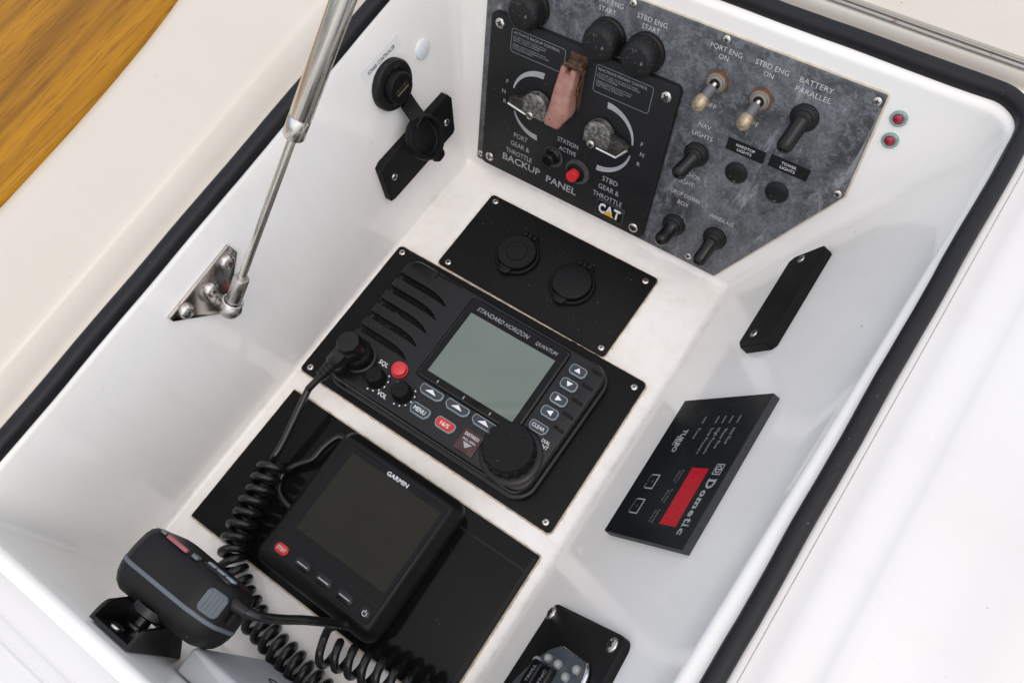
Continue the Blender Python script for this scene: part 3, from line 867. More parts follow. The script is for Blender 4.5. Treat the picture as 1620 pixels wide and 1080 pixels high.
# ================================================================== FLOOR OF THE RECESS
def socket_plate():
    t = Thing('socket_plate', 'black textured plate with two round capped sockets above the radio', 'socket plate', FLOOR, (135, 198, 0))
    plate_with_sealant(t, [(42.8, 153.6), (226.0, 152.2), (227.6, 243.2), (43.8, 243.6)], 3.5, 3.0, 'abs', 0.7, 1.2)
    screws(t, SCREW, [(51.6, 237.4), (218.8, 235.0), (219.8, 158.4), (52.2, 158.6)], 3.0, 0.95)
    for i, (cx, cy) in enumerate(((104.6, 197.6), (165.0, 197.4))):
        b = MB(); b.lathe([(21.0, 3.0), (21.2, 5.0), (20.4, 6.6), (18.6, 7.0), (18.2, 5.4), (17.0, 5.2)], cx, cy, 48)
        o = t.part('socket', b, 'abs', smooth=45)
        b = MB()
        if i == 0:
            b.lathe([(18.0, 6.0), (18.2, 9.2), (17.4, 10.4), (10.6, 10.6), (10.3, 10.1), (9.6, 10.1), (9.3, 10.8), (0.02, 10.9)], cx - .4, cy + .6, 48)
        else:
            b.lathe([(18.0, 6.0), (18.2, 9.8), (17.5, 10.9), (16.4, 11.2), (0.02, 11.0)], cx - .4, cy + .6, 48)
        c = t.part('socket_cap', b, 'abs_fine', o, 45)
        tab = round_poly([(cx - 8.6, cy - 12), (cx - 6.2, cy - 23.6), (cx + 4.6, cy - 23.6), (cx + 5.4, cy - 12)], 4.5, 6)
        t.part('pull_tab', MB().prism(tab, 5.6, 9.2, .8), 'abs_fine', o)
        b = MB(); b.box(cx - 8.5, cx + 8.5, cy + 17.0, cy + 24.0, 3.0, 6.0, .6)
        for k in (-7.2, -2.2, 2.8): b.box(cx + k, cx + k + 4.2, cy + 19.5, cy + 25.2, 3.1, 9.0, .9)
        t.part('cap_hinge', b, 'abs', o)
socket_plate()

def radio_plate():
    t = Thing('radio_plate', 'large black textured mounting plate under the marine radio', 'mounting plate', FLOOR, (135, 75, 0))
    plate_with_sealant(t, [(1.2, 0), (270.6, -0.4), (270.2, 150.6), (0.6, 150.6)], 4.0, 3.0, 'abs', 0.7, 1.4)
    screws(t, SCREW, [(7.6, 144.6), (262.6, 141.8), (262.8, 5.9), (9.2, 6.2)], 3.0, 0.95)
radio_plate()

def button_mesh_parts(t, name, cx, cy, w, h, z, face, rim, glyph=None, shape=None, label=None):
    """raised rubber key: pale rim with a dark printed face"""
    pts = shape or [(cx - w / 2, cy - h / 2), (cx + w / 2, cy - h / 2), (cx + w / 2, cy + h / 2), (cx - w / 2, cy + h / 2)]
    out = round_poly(pts, min(w, h) * .28, 4)
    o = t.part(name, MB().prism(out, z - 1.2, z + 2.2, .7, 2), rim, label=label)
    t.part('key_face', MB().prism(offset_poly(out, .95), z + 2.0, z + 2.36, .12, 1), face, o)
    if glyph:
        b = MB(); b.add([(x, y, z + 2.45) for x, y in ccw(glyph)], [tuple(range(len(glyph)))])
        t.part('key_symbol', b, 'white', o, 0)
    return o

def vhf_radio():
    t = Thing('marine_radio', 'black marine radio with grey green screen and round dial on the middle plate', 'marine radio', FLOOR, (137, 73, 3))
    Z = 24.4
    out = round_poly([(29.5, 5.0), (243.5, 5.0), (246.5, 140.0), (27.0, 142.0)], [16, 18, 18, 16], 8)
    inn = offset_poly(out, 4.5)
    b = MB()
    b.taper([(offset_poly(out, 1.5), 3.0), (out, 5.0), (out, 11.5), (offset_poly(out, .6), 12.6), (offset_poly(out, 2.6), 13.0), (offset_poly(out, 2.8), 14.5), (offset_poly(out, 2.9), 21.0), (offset_poly(out, 3.4), 22.8), (offset_poly(out, 4.4), 23.9), (offset_poly(out, 6.0), Z)])
    body = t.part('body', b, 'satin', smooth=40); body['_b'] = tuple(t.base)
    # recesses: speaker slots, card slot, screen surround, key wells
    b = MB()
    for k in range(5):
        y = 117.2 - k * 15.0; x0 = 22.0; x1 = 90.5 + (k - 2) * .6
        b.prism([(x0, y + 2.9), (x0, y - 3.3), (x1 - 12, y - 4.0), (x1, y - 5.2), (x1 - 4, y - 2.4), (x1 - 10, y + .5), (x1 - 18, y + 2.1), (x1 - 28, y + 2.8)][::-1], 16.0, 40)
    cut(body, b)
    cut(body, MB().prism(rrect(62.0, 90.5, 130.2, 135.8, 1.6, 3), 23.0, 40))
    cut(body, MB().prism(rrect(103.6, 208.4, 46.4, 133.6, 4.0, 4), 23.2, 40))
    del body['_b']
    b = MB()
    for k in range(5):
        y = 117.2 - k * 15.0
        for j in range(20):
            b.box(33.5 + j * 2.6, 34.7 + j * 2.6, y - 2.8, y + 1.6, 15.8, 16.7)
    t.part('speaker_mesh', b, 'well')['kind'] = 'stuff'
    # rubber ribs joining the screen surround to the right edge between the arrow keys
    for y in (129.5, 114.6, 99.2, 85.2, 71.4):
        t.part('key_rib', MB().prism(round_poly([(229, y - 1.6), (239.5, y - 2.4), (239.5, y + .6), (229, y + 1.2)], .8, 3), Z - 1.2, Z + .6, .5), 'abs')
    t.part('screen_surround', MB().prism(rrect(104.6, 207.4, 47.4, 132.6, 3.2, 4), 23.0, 26.6, 1.3, 2), 'satin')
    lens = t.part('screen_glass', MB().prism(rrect(106.8, 205.2, 49.6, 130.6, 1.6, 3), 26.0, 26.9, .3, 1), 'lens')
    b = MB(); b.prism([(112.4, 55.0), (199.6, 55.0), (199.6, 119.0), (112.4, 119.0)], 26.7, 26.96); t.part('lcd', b, 'lcd', lens)
    L = 26.95
    text(t, 'STANDARD HORIZON', (142.0, 125.2, L), 3.9, 'greytext', 54, shear=.25, parent=lens)
    text(t, 'QUANTUM', (187.4, 124.6, L), 3.3, 'greytext', 21.5, shear=.25, parent=lens)
    for x in (126.0, 153.2, 180.0):
        b = MB(); b.box(x - .5, x + .5, 49.9, 52.6, 26.8, 27.0); t.part('index_mark', b, 'greytext', lens, 0)
    # keys
    for x in (127.0, 153.6, 180.4):
        y = 40.8 + (x - 127) * .026
        sh = [(x - 11.4, y - 1.8), (x - 7.6, y - 4.9), (x + 7.6, y - 4.9), (x + 11.4, y - 1.8), (x + 11.4, y + 4.0), (x - 11.4, y + 4.0)]
        button_mesh_parts(t, 'soft_key', x, y, 22.8, 8.6, Z, 'key_dark', 'key_grey', [(x - 5.6, y - 1.4), (x + 5.6, y - 1.4), (x, y + 2.2)], sh)
    x, y = 128.4, 22.6
    sh = lambda x, y: [(x - 9.6, y - 1.0), (x - 7.0, y - 5.0), (x + 7.0, y - 5.0), (x + 9.6, y - 1.0), (x + 9.4, y + 4.8), (x - 9.4, y + 4.8)]
    o = button_mesh_parts(t, 'menu_key', x, y, 19, 10, Z, 'key_dark', 'key_grey', None, sh(x, y)); text(t, 'MENU', (x, y, Z + 2.35), 3.6, 'white', 12, bold=.015, parent=o)
    x, y = 153.8, 23.8
    o = button_mesh_parts(t, 'channel_key', x, y, 19, 10, Z, 'red_key', 'key_grey', None, sh(x, y)); text(t, '16/S', (x, y, Z + 2.35), 3.3, 'white', 8.6, bold=.015, parent=o)
    for y, g in ((121.6, 'u'), (107.4, 'd'), (92.2, 'r'), (78.6, 'l')):
        x = 220.6
        sh2 = [(x - 7.6, y - 2.6), (x - 5.4, y - 5.0), (x + 5.2, y - 5.0), (x + 7.6, y - 2.6), (x + 7.6, y + 3.0), (x + 5.0, y + 4.6), (x - 5.0, y + 4.6), (x - 7.6, y + 3.0)]
        gl = {'u': [(x - 3.0, y - 1.8), (x + 3.0, y - 1.8), (x, y + 2.6)], 'd': [(x - 3.0, y + 2.0), (x, y - 2.4), (x + 3.0, y + 2.0)],
              'r': [(x - 2.4, y - 2.6), (x + 2.8, y), (x - 2.4, y + 2.6)], 'l': [(x + 2.4, y - 2.6), (x + 2.4, y + 2.6), (x - 2.8, y)]}[g]
        button_mesh_parts(t, 'arrow_key', x, y, 15, 9.6, Z, 'key_dark', 'key_grey', gl, sh2)
    x, y = 219.8, 63.2
    o = button_mesh_parts(t, 'clear_key', x, y, 17, 9.0, Z, 'key_dark', 'key_grey', None, [(x - 8.4, y - 1.4), (x - 5.6, y - 4.8), (x + 5.6, y - 4.8), (x + 8.4, y - 1.4), (x + 8.4, y + 4.4), (x - 8.4, y + 4.4)])
    text(t, 'CLEAR', (x, y, Z + 2.35), 3.1, 'white', 11.8, bold=.01, parent=o)
    text(t, 'DIAL', (231.6, 56.4, Z), 2.9, 'white', 7.6, bold=.01); text(t, '/ENT', (231.8, 52.2, Z), 2.9, 'white', 8.4, bold=.01)
    # distress flap
    b = MB(); b.prism(rrect(169.6, 188.4, 12.4, 32.0, 1.2, 3), Z - 1, Z + 1.6, .6, 2)
    o = t.part('distress_flap', b, 'brown_plastic')
    text(t, 'DISTRESS', (179.0, 27.6, Z + 1.6), 2.7, 'white', 13.6, bold=.005, parent=o); text(t, 'PULL OPEN', (179.0, 23.2, Z + 1.6), 1.9, 'white', 12.2, parent=o)
    b = MB(); b.add([(174.6, 21.0, Z + 1.7), (179.0, 16.4, Z + 1.7), (183.4, 21.0, Z + 1.7)], [(0, 1, 2)])
    t.part('flap_arrow', b, 'pale', o, 0)
    b = MB(); b.prism(rrect(175, 183, 12.6, 15.2, .5, 2), Z + 1.4, Z + 2.3, .3, 1); t.part('flap_lip', b, 'brown_plastic', o)
    # small knobs with a ring of white dots
    def small_knob(cx, cy, lab, tx, ty):
        b = MB(); b.lathe([(12.4, Z - .2), (12.2, Z + .5), (10.4, Z + 1.0), (9.0, Z + .8)], cx, cy, 40)
        o = t.part('volume_knob' if lab == 'VOL' else 'squelch_knob', b, 'satin', smooth=45)
        b = MB(); b.lathe([(8.8, Z + .4), (8.8, Z + 4.0), (8.0, Z + 9.2), (7.2, Z + 10.4), (0.02, Z + 10.6)], cx, cy, 48, gear=.55)
        t.part('knob_grip', b, 'abs', o, 30)
        b = MB()
        for a in (-205, -85, -58, -31, -4, 23, 50):
            px, py = cx + 11.2 * math.cos(R(a - 8)), cy + 11.2 * math.sin(R(a - 8))
            b.prism(circle(px, py, .72, 8), Z + .6, Z + 1.06)
        t.part('scale_dots', b, 'white', o)['kind'] = 'stuff'
        text(t, lab, (tx, ty, Z), 3.7, 'white', 9.6, bold=.015, parent=o)
    small_knob(78.4, 25.6, 'SQL', 75.0, 40.2); small_knob(106.2, 27.0, 'VOL', 91.6, 16.8)
    b = MB(); b.lathe([(7.4, Z - .2), (7.4, Z + .6), (6.6, Z + .6), (6.4, Z + 4.6), (5.6, Z + 5.2), (0.02, Z + 5.2)], 90.8, 42.6, 32)
    t.part('power_button', b, 'red', smooth=45)
    # big rotary dial
    cx, cy = 212.8, 33.2
    b = MB(); b.lathe([(26.0, Z - .3), (26.2, Z + .8), (24.6, Z + 2.0), (22.4, Z + 2.4)], cx + 1, cy - .6, 56)
    o = t.part('dial', b, 'satin', smooth=45)
    rings = []
    for r, z in ((21.4, Z + 1.5), (21.8, Z + 4), (21.8, Z + 12.6), (21.2, Z + 16.4), (19.8, Z + 18.0), (0.05, Z + 18.3)):
        ring = []
        for k in range(128):
            a = 2 * math.pi * k / 128; g = 0.0 if (k % 8) in (0, 1, 2, 3, 4) else 1.3
            rr = max(r - (g if z < Z + 17 and r > 10 else 0), .05)
            ring.append((cx + rr * math.cos(a), cy + rr * math.sin(a), z))
        rings.append(ring)
    t.part('dial_grip', MB().rings(rings), 'abs', o, 30)
    # jack collar of the fist microphone
    b = MB(); b.lathe([(15.4, Z - 2), (15.4, Z + .8), (14.2, Z + 1.6), (12.4, Z + 1.4)], 52.4, 34.0, 40)
    t.part('jack_collar', b, 'satin', smooth=45)
vhf_radio()

def autopilot():
    g = Thing('display_plate', 'flush glossy black panel under the square display, lowest on the console floor', 'panel', FLOOR, (140, -85, 0))
    plate_with_sealant(g, [(10.2, -152.0), (274.6, -152.0), (273.8, -18.6), (10.2, -18.0)], 1.0, 3.0, 'glass_panel', 0.4, 1.6)
    b = MB(); b.box(206, 269.6, -35.4, -33.6, 2.9, 3.06); b.box(269.8, 272.6, -151, -22, 2.9, 3.06)  # reflection of the recess edges, painted as two dark strips on the gloss
    g.part('painted_reflection', b, 'ink', smooth=0)
    t = Thing('autopilot_display', 'square black display with a blank olive screen, red standby key and four buttons', 'display', FLOOR, (148, -82, 3))
    o1 = rrect(86.6, 210.2, -145.0, -20.2, 11, 8); Z = 33.5
    b = MB()
    b.taper([(offset_poly(o1, 7), 3.05), (offset_poly(o1, 6.5), 11), (offset_poly(o1, .8), 15), (o1, 17), (o1, 22.4), (offset_poly(o1, 1.2), 24.8), (offset_poly(o1, 6.0), 31.4), (offset_poly(o1, 7.6), 32.9), (offset_poly(o1, 9.2), Z)])
    t.part('body', b, 'abs_fine', smooth=40)
    face = rrect(98.8, 206.2, -133.6, -32.0, 3.5, 5)
    face = rrect(98.2, 200.6, -134.0, -31.6, 3.0, 5)
    f = t.part('face_panel', MB().prism(face, Z - .6, Z + .5, .35, 1), 'lens')
    F = Z + .5
    b = MB(); b.prism([(107.4, -108.4), (196.8, -108.4), (196.8, -37.0), (107.4, -37.0)], F - .3, F + .05); t.part('screen', b, 'screen', f)
    text(t, 'GARMIN', (152.0, -34.4, F), 3.4, 'white', 21, bold=.014, parent=f)
    b = MB(); b.box(98.6, 200.2, -118.9, -118.5, F - .2, F + .06); t.part('seam_line', b, 'ink', f)
    def key(x, w, h, mat, name):
        b = MB(); b.prism(rrect(x - w / 2 - 1.4, x + w / 2 + 1.4, -127.4 - h / 2 - 1.4, -127.4 + h / 2 + 1.4, (h / 2 + 1.3) * .98, 6), F - .2, F + .35, .2, 1)
        o = t.part(name, b, 'ink')
        b = MB(); b.prism(rrect(x - w / 2, x + w / 2, -127.4 - h / 2, -127.4 + h / 2, h / 2 * .98, 6), F, F + 1.5, .7, 2)
        t.part('key_cap', b, mat, o); return o
    o = key(109.2, 12.4, 7.8, 'red_key', 'standby_key'); text(t, 'STBY', (109.2, -127.4, F + 1.5), 2.8, 'white', 8.4, bold=.0, parent=o)
    for x in (131.2, 152.6, 173.8):
        o = key(x, 15.0, 8.0, 'satin', 'menu_key')
        b = MB(); b.box(x - 5.2, x + 5.2, -127.9, -126.9, F + 1.4, F + 1.62); t.part('key_mark', b, 'pale', o, 0)
    o = key(195.2 - 1.4, 8.2, 8.2, 'satin', 'power_key')
    b = MB(); cx, cy = 193.8, -127.4
    b.tube([(cx + 1.9 * math.cos(R(a)), cy - .3 + 1.9 * math.sin(R(a)), F + 1.5) for a in range(125, 416, 15)], .28, 6)
    b.tube([(cx, cy, F + 1.5), (cx, cy + 2.4, F + 1.5)], .28, 6)
    t.part('power_symbol', b, 'white', o)
autopilot()

# ================================================================== CORDS AND FIST MICROPHONE
def catmull(p, step=0.25):
    out = []; p = [Vector(q) for q in p]
    for i in range(len(p) - 1):
        a, b, c, d = p[max(i - 1, 0)], p[i], p[i + 1], p[min(i + 2, len(p) - 1)]
        n = max(2, int(1 / step))
        for k in range(n):
            t = k / n
            out.append(0.5 * (2 * b + (c - a) * t + (2 * a - 5 * b + 4 * c - d) * t * t + (3 * b - a - 3 * c + d) * t ** 3))
    out.append(p[-1]); return out

def helix(axis, rad, pitch, spt=18, phase=0.0, squash=1.0):
    """coil points round a smooth axis path"""
    ax = catmull(axis, 0.05); ln = [0.0]
    for i in range(1, len(ax)): ln.append(ln[-1] + (ax[i] - ax[i - 1]).length)
    tot = ln[-1]; turns = tot / pitch; n = int(turns * spt); pts = []; up = None; j = 0
    for k in range(n + 1):
        s = tot * k / n
        while j < len(ln) - 2 and ln[j + 1] < s: j += 1
        f = (s - ln[j]) / max(1e-6, ln[j + 1] - ln[j]); c = ax[j].lerp(ax[j + 1], f)
        d = (ax[min(j + 2, len(ax) - 1)] - ax[max(j - 1, 0)]).normalized()
        if up is None: up = Vector((0, 0, 1))
        up = (up - d * up.dot(d)).normalized(); sd = d.cross(up)
        a = phase + 2 * math.pi * k / spt
        rr = rad * (1 + .05 * math.sin(k * .21) + .03 * math.sin(k * .083))
        pts.append(c + (up * math.cos(a) * squash + sd * math.sin(a)) * rr)
    return pts

def mic_cord():
    t = Thing('coiled_cable', 'black coiled cable running from the elbow plug on the radio past the square display', 'cable', FLOOR, (47, -80, 3))
    Z = 24.4
    # elbow plug screwed to the jack
    b = MB(); b.lathe([(13.4, Z + .8), (13.8, Z + 2), (13.8, Z + 8), (13.0, Z + 10), (10.6, Z + 12)], 51.6, 33.8, 40, gear=.5)
    pl = t.part('plug', b, 'abs', smooth=30)
    b = MB()
    b.lathe([(11.2, Z + 8), (11.4, Z + 22), (11.2, Z + 27), (9.8, Z + 30.5), (0.02, Z + 30.8)], 51.2, 33.4, 8, a0=.39)
    t.part('plug_cap', b, 'satin', pl, 30)
    d = Vector((-0.30, -0.90, -0.33)).normalized(); p0 = Vector((50.6, 33, Z + 20))
    b = MB(); b.tube([p0, p0 + d * 12, p0 + d * 20, p0 + d * 22], [10.2, 9.0, 8.2, 7.0], 8)
    t.part('plug_arm', b, 'satin', pl, 40)
    b = MB()
    for k in range(4): b.tube([p0 + d * (21 + k * 4.2), p0 + d * (24.4 + k * 4.2)], [6.6 - k * .5, 6.4 - k * .5], 10)
    b.tube([p0 + d * 20, p0 + d * 40], [4.4, 3.6], 10)
    t.part('strain_relief', b, 'satin', pl, 40)
    q = p0 + d * 36
    run = catmull([q, q + d * 14, (34.5, -16, 25), (39.5, -46, 19), (42.5, -64, 16), (43, -74, 14.5)], .1)
    coil1 = helix([(48, -78, 16.5), (54.5, -108, 17), (61.0, -135, 17), (70.0, -156, 15.5), (90, -170, 13.5), (118, -180.5, 13.5), (150, -186.5, 13.5), (176, -189, 13.5), (198, -191, 13.5)], 9.2, 10.0, 18, 2.4)
    tail = catmull([coil1[-1], (210, -192, 9), (236, -195, 8), (270, -192, 9), (292, -176, 14), (288, -160, 24)], .1)
    coil2 = helix([(285, -150, 30), (262, -149.5, 30), (238, -153.5, 30), (210, -158.5, 30), (184, -164.5, 31)], 9.2, 11.5, 18, 0.5)
    end = catmull([coil2[-1], (180.5, -157.5, 38), (181.0, -149.5, 42.5), (186.0, -143.5, 42.6)], .1)
    up = catmull([(186.0, -143.5, 42.6), (190, -141.5, 44), (187, -143.0, 52), (180.2, -150.0, 92), (174.5, -156.0, 112), (168, -160.8, 131), (158, -162.8, 137)], .1)
    t.part('cable', MB().tube(run + coil1[::1] + tail + coil2 + end[1:] + up[2:], 3.15, 12), 'cord', smooth=70)
mic_cord()

def display_cable():
    t = Thing('display_cable', 'thin black cable looping out from behind the top corner of the square display', 'cable', FLOOR, (70, -45, 3))
    p = catmull([(88, -30, 8), (77, -30.5, 9), (72, -44, 10), (70, -58, 9), (60, -72, 8), (56, -84, 6.5), (64, -96, 6.5), (82, -100, 7), (96, -98, 8)], .1)
    t.part('cable', MB().tube(p, 3.0, 10), 'cord', smooth=70)
display_cable()

def fist_mic():
    t = Thing('fist_microphone', 'black handheld radio microphone with a grey seam hung on the near wall', 'microphone', NEAR, (-125, 130, 16))
    # outline seen along the wall: u = -x, v = height
    o = round_poly([(-150, 102), (-90, 96), (-79, 106), (-80.5, 150), (-90, 157.5), (-140, 154.5), (-158, 146), (-163, 120)], [14, 14, 12, 10, 10, 22, 14, 16], 7)
    o = ccw(o)
    b = MB()
    b.taper([(offset_poly(o, 14), 17.6), (offset_poly(o, 9.0), 18.6), (offset_poly(o, 5.0), 21.5), (offset_poly(o, 2.2), 26), (offset_poly(o, .6), 31), (offset_poly(o, .2), 34.0)])
    t.part('back_shell', b, 'mic', smooth=60)
    t.part('seam_band', MB().taper([(offset_poly(o, .35), 33.9), (offset_poly(o, -.12), 34.3), (offset_poly(o, -.12), 36.3), (offset_poly(o, .35), 36.9)]), 'grey_rubber', smooth=60)
    b = MB()
    b.taper([(offset_poly(o, .2), 36.8), (offset_poly(o, .2), 44), (offset_poly(o, 1.2), 53), (offset_poly(o, 2.6), 57), (offset_poly(o, 5.0), 59.6), (offset_poly(o, 8), 60.6)])
    t.part('front_shell', b, 'mic', smooth=60)
    # talk key on the long edge: ribbed grey pad
    b = MB(); b.prism(rrect(-7.4, 7.4, .5, 16, 3.5, 4), 0, 2.4, .9, 2)
    for k in range(5): b.box(-6 + k * 2.6, -4.6 + k * 2.6, 2.2, 14.8, 2.5, 3.2, .3)
    tilt = Matrix.Translation((-150.5, 149.2, 38.5)) @ Matrix.Rotation(R(26), 4, 'Z') @ Matrix.Rotation(R(-5), 4, 'X') @ Matrix(((1, 0, 0, 0), (0, 0, 1, 0), (0, 1, 0, 0), (0, 0, 0, 1)))
    for i, p in enumerate(b.v): b.v[i] = tilt @ p
    t.part('talk_key', b, 'grey_rubber')
    b = MB(); b.prism(rrect(-116, -98, 149.5, 153.5, 1.2, 3), 59.2, 61.6, .6); t.part('channel_key', b, 'faded_red')
    b = MB(); b.prism(rrect(-96.5, -92, 148, 153, 1, 3), 59.6, 61.8, .6); t.part('side_key', b, 'grey_rubber')
    b = MB(); b.prism(rrect(-124.5, -119.5, 146, 152, 1, 3), 59.6, 62.0, .6); t.part('side_key', b, 'grey_rubber')
    b = MB(); b.prism(round_poly([(-152, 128), (-126, 128), (-126, 148), (-150, 146)], 5, 4), 59.5, 61.6, .8); t.part('keypad', b, 'satin')
    for u in (-131, -139, -147):
        b = MB(); b.prism(rrect(u - 3.4, u + 3.4, 138, 144.5, 1.4, 3), 61.4, 62.8, .6); t.part('keypad_key', b, 'key_grey')
    b = MB()
    for k in range(3): b.box(-162.9, -160.6, 128 + k * 4, 130 + k * 4, 40, 48, .4)
    t.part('vent_slots', b, 'dark_hole')
    b = MB(); b.lathe([(11.5, 22), (11.5, 17.0), (9.5, 15.8), (5.0, 15.6), (5.0, 9.6), (8.2, 9.2), (8.2, 7.6), (0.02, 7.4)], -117.5, 143, 28)
    t.part('hanger_button', b, 'satin', smooth=45)
    b = MB(); b.tube([(-152, 138, 52), (-160, 137, 52), (-167, 136, 52.5)], [5.4, 5.0, 4.0], 14); t.part('cord_gland', b, 'satin')
    t.o.matrix_world = t.o.matrix_world @ Matrix.Translation((0.0045, 0, 0))
fist_mic()

def mic_clip():
    t = Thing('microphone_clip', 'black channel shaped microphone hanger screwed high on the near wall behind the microphone', 'microphone clip', NEAR, (-111, 130, 0))
    b = MB(); b.box(-126.4, -96.2, 99, 164, .1, 2.6, .4); t.part('back_plate', b, 'satin')
    def flange(u0, u1):
        prof = smooth_prof([(164.4, 0.2), (163.6, 8), (161, 12.6), (155, 14.6), (146, 17), (137, 19.6), (128, 18.6), (118, 14.5), (108, 7), (100, .2)], 3)
        vs = [(u0, v, n) for v, n in prof] + [(u1, v, n) for v, n in prof]; n = len(prof)
        fs = [tuple(range(n)), tuple(range(2 * n - 1, n - 1, -1))] + [(k, n + k, n + k + 1, k + 1) for k in range(n - 1)] + [(0, n - 1, 2 * n - 1, n)]
        t.part('side_flange', MB().add(vs, fs), 'satin', smooth=35)
    flange(-128.6, -126.2); flange(-96.4, -94.0)
    b = MB(); b.box(-126.2, -114.5, 101, 139, 13.6, 16.0, .6); b.box(-120.5 + 12, -96.4, 101, 139, 13.6, 16.0, .6); b.box(-114.5, -108.5, 101, 122, 13.6, 16.0, .6)
    t.part('front_lip', b, 'satin')
    s = t.at('screw', SCREW_BIG, (-106.6, 153.0, 2.6), .5)
mic_clip()

def grey_box():
    t = Thing('grey_plastic_box', 'pale grey plastic box with a dark oval mark beside the microphone', 'box', FLOOR, (190, -206, 0))
    b = MB()
    for_ = lambda d, z: [(x, y, z) for x, y in offset_poly(rrect(144.4, 236, -214.6, -197.0, 3.0, 4), d)]
    b.rings([for_(0, .3), for_(0, 100), for_(0, 126.5), for_(.6, 128.6), for_(2.0, 130)])
    t.part('case', b, 'lightgrey', smooth=50)
    b = MB(); ring = [(180 + 6.5 * math.cos(R(a)), -196.85, 61 + 6.0 * math.sin(R(a))) for a in range(0, 360, 15)]
    b.tube(ring, .55, 6, closed=True)
    t.part('oval_mark', b, 'ink')
grey_box()

# ================================================================== LEFT WALL
def left_wall():
    # small bar plate below the USB socket
    t = Thing('mounting_bar', 'black bar with two screws fixed on the left wall below the round USB socket', 'mounting bar', LEFT, (212, 76, 0))
    q = [(162, 58), (166.5, 56.4), (254.5, 53.5), (258, 56), (266.5, 88), (263, 95), (172, 97.5), (166, 95)]
    t.part('bar', MB().prism(round_poly(q, .6, 2), .1, 8.0, .9, 1), 'abs')
    screws(t, SCREW, [(250.5, 72.4), (175.2, 78.0)], 8.0, 1.05)
    # USB socket with its cap flipped down
    t = Thing('usb_socket', 'round black USB socket on the left wall with its rubber cap flipped open', 'usb socket', LEFT, (214, 148, 0))
    cu, cv = 215.0, 148.6
    b = MB(); b.lathe([(21.6, .1), (21.8, 4.2), (20.8, 6.0), (19.0, 6.4), (14.6, 6.4), (14.0, 5.4)], cu, cv, 56)
    fl = t.part('flange', b, 'rubber', smooth=45)
    b = MB(); b.lathe([(13.2, 5.0), (13.2, 12.5), (12.4, 13.6), (11.6, 13.4), (0.02, 13.4)], cu, cv, 48)
    br = t.part('barrel', b, 'abs', smooth=45)
    b = MB(); b.prism(rrect(cu - 8.0, cu + 8.0, cv - 4.0, cv + 3.0, .8, 2), 13.0, 13.55); t.part('port', b, 'dark_hole', br, 0)
    b = MB(); b.box(cu - 7.0, cu + 7.0, cv - 2.6, cv - 1.6, 13.5, 14.0, .1)
    b.box(cu - 5.4, cu - 4.2, cv + 1.0, cv + 2.4, 13.5, 13.9); b.box(cu + 3.2, cu + 4.4, cv + 1.0, cv + 2.4, 13.5, 13.9); t.part('contact', b, 'gold', br, 0)
    # strap and cap
    pts = catmull([(219, 128.5, 5.0), (218.6, 121, 8.5), (217.2, 114, 14.5), (216.6, 112.4, 16.4)], .2)
    vs = []
    for p in pts:
        for du, dn in ((-8, 0), (8, 0), (8, 2.6), (-8, 2.6)): vs.append((p.x + du * .86, p.y + du * .25, p.z + dn))
    n = len(pts); fs = [(0, 1, 2, 3), (4 * n - 1, 4 * n - 2, 4 * n - 3, 4 * n - 4)] + [(4 * k + i, 4 * k + 4 + i, 4 * k + 4 + (i + 1) % 4, 4 * k + (i + 1) % 4) for k in range(n - 1) for i in range(4)]
    t.part('strap', MB().add(vs, fs), 'abs', smooth=30)
    cap = Matrix.Translation((212.5, 95.0, 18.0)) @ Matrix.Rotation(R(-24), 4, 'X') @ Matrix.Rotation(R(6), 4, 'Y')
    b = MB(); b.M = cap
    b.lathe([(19.0, -1), (19.4, 1.5), (19.4, 6.5), (18.4, 7.6), (16.6, 7.6), (15.8, 6.4), (15.2, 2.2), (13.6, 1.6), (12.4, 2.4), (0.02, 2.2)], 0, 0, 52)
    c = t.part('socket_cap', b, 'abs', smooth=45)
    b = MB(); b.M = cap; b.prism(round_poly([(-6.5, -15), (-5, -25.5), (7, -25.0), (8, -14)], 4.5, 5), 0, 5.0, .8); t.part('pull_tab', b, 'abs', c)
    # printed sticker
    t = Thing('label_sticker', 'clear sticker with small black lettering above the USB socket', 'sticker', LEFT, (216, 173, 0))
    b = MB(); b.prism(rrect(192, 240, 167.5, 179.5, 1, 3), .05, .16); t.part('film', b, 'film', smooth=0)
    text(t, 'SONAR CONTROLLER', (216.2, 173.2, .16), 3.2, 'ink', 34.5, bold=.02, parent=None, lift=.05)
    t = Thing('hole_plug', 'round white plastic plug set in the left wall above the USB socket', 'hole plug', LEFT, (259, 147.7, 0))
    b = MB(); b.lathe([(8.8, .05), (8.7, 1.0), (7.8, 1.7), (0.02, 1.9)], 259, 147.7, 36); t.part('cap', b, 'plug_white', smooth=50)
_f, _t, _b = new_mat('clear_film')
_b.inputs['Base Color'].default_value = (0.795, 0.785, 0.765, 1); _b.inputs['Roughness'].default_value = 0.2
M['film'] = _f
left_wall()

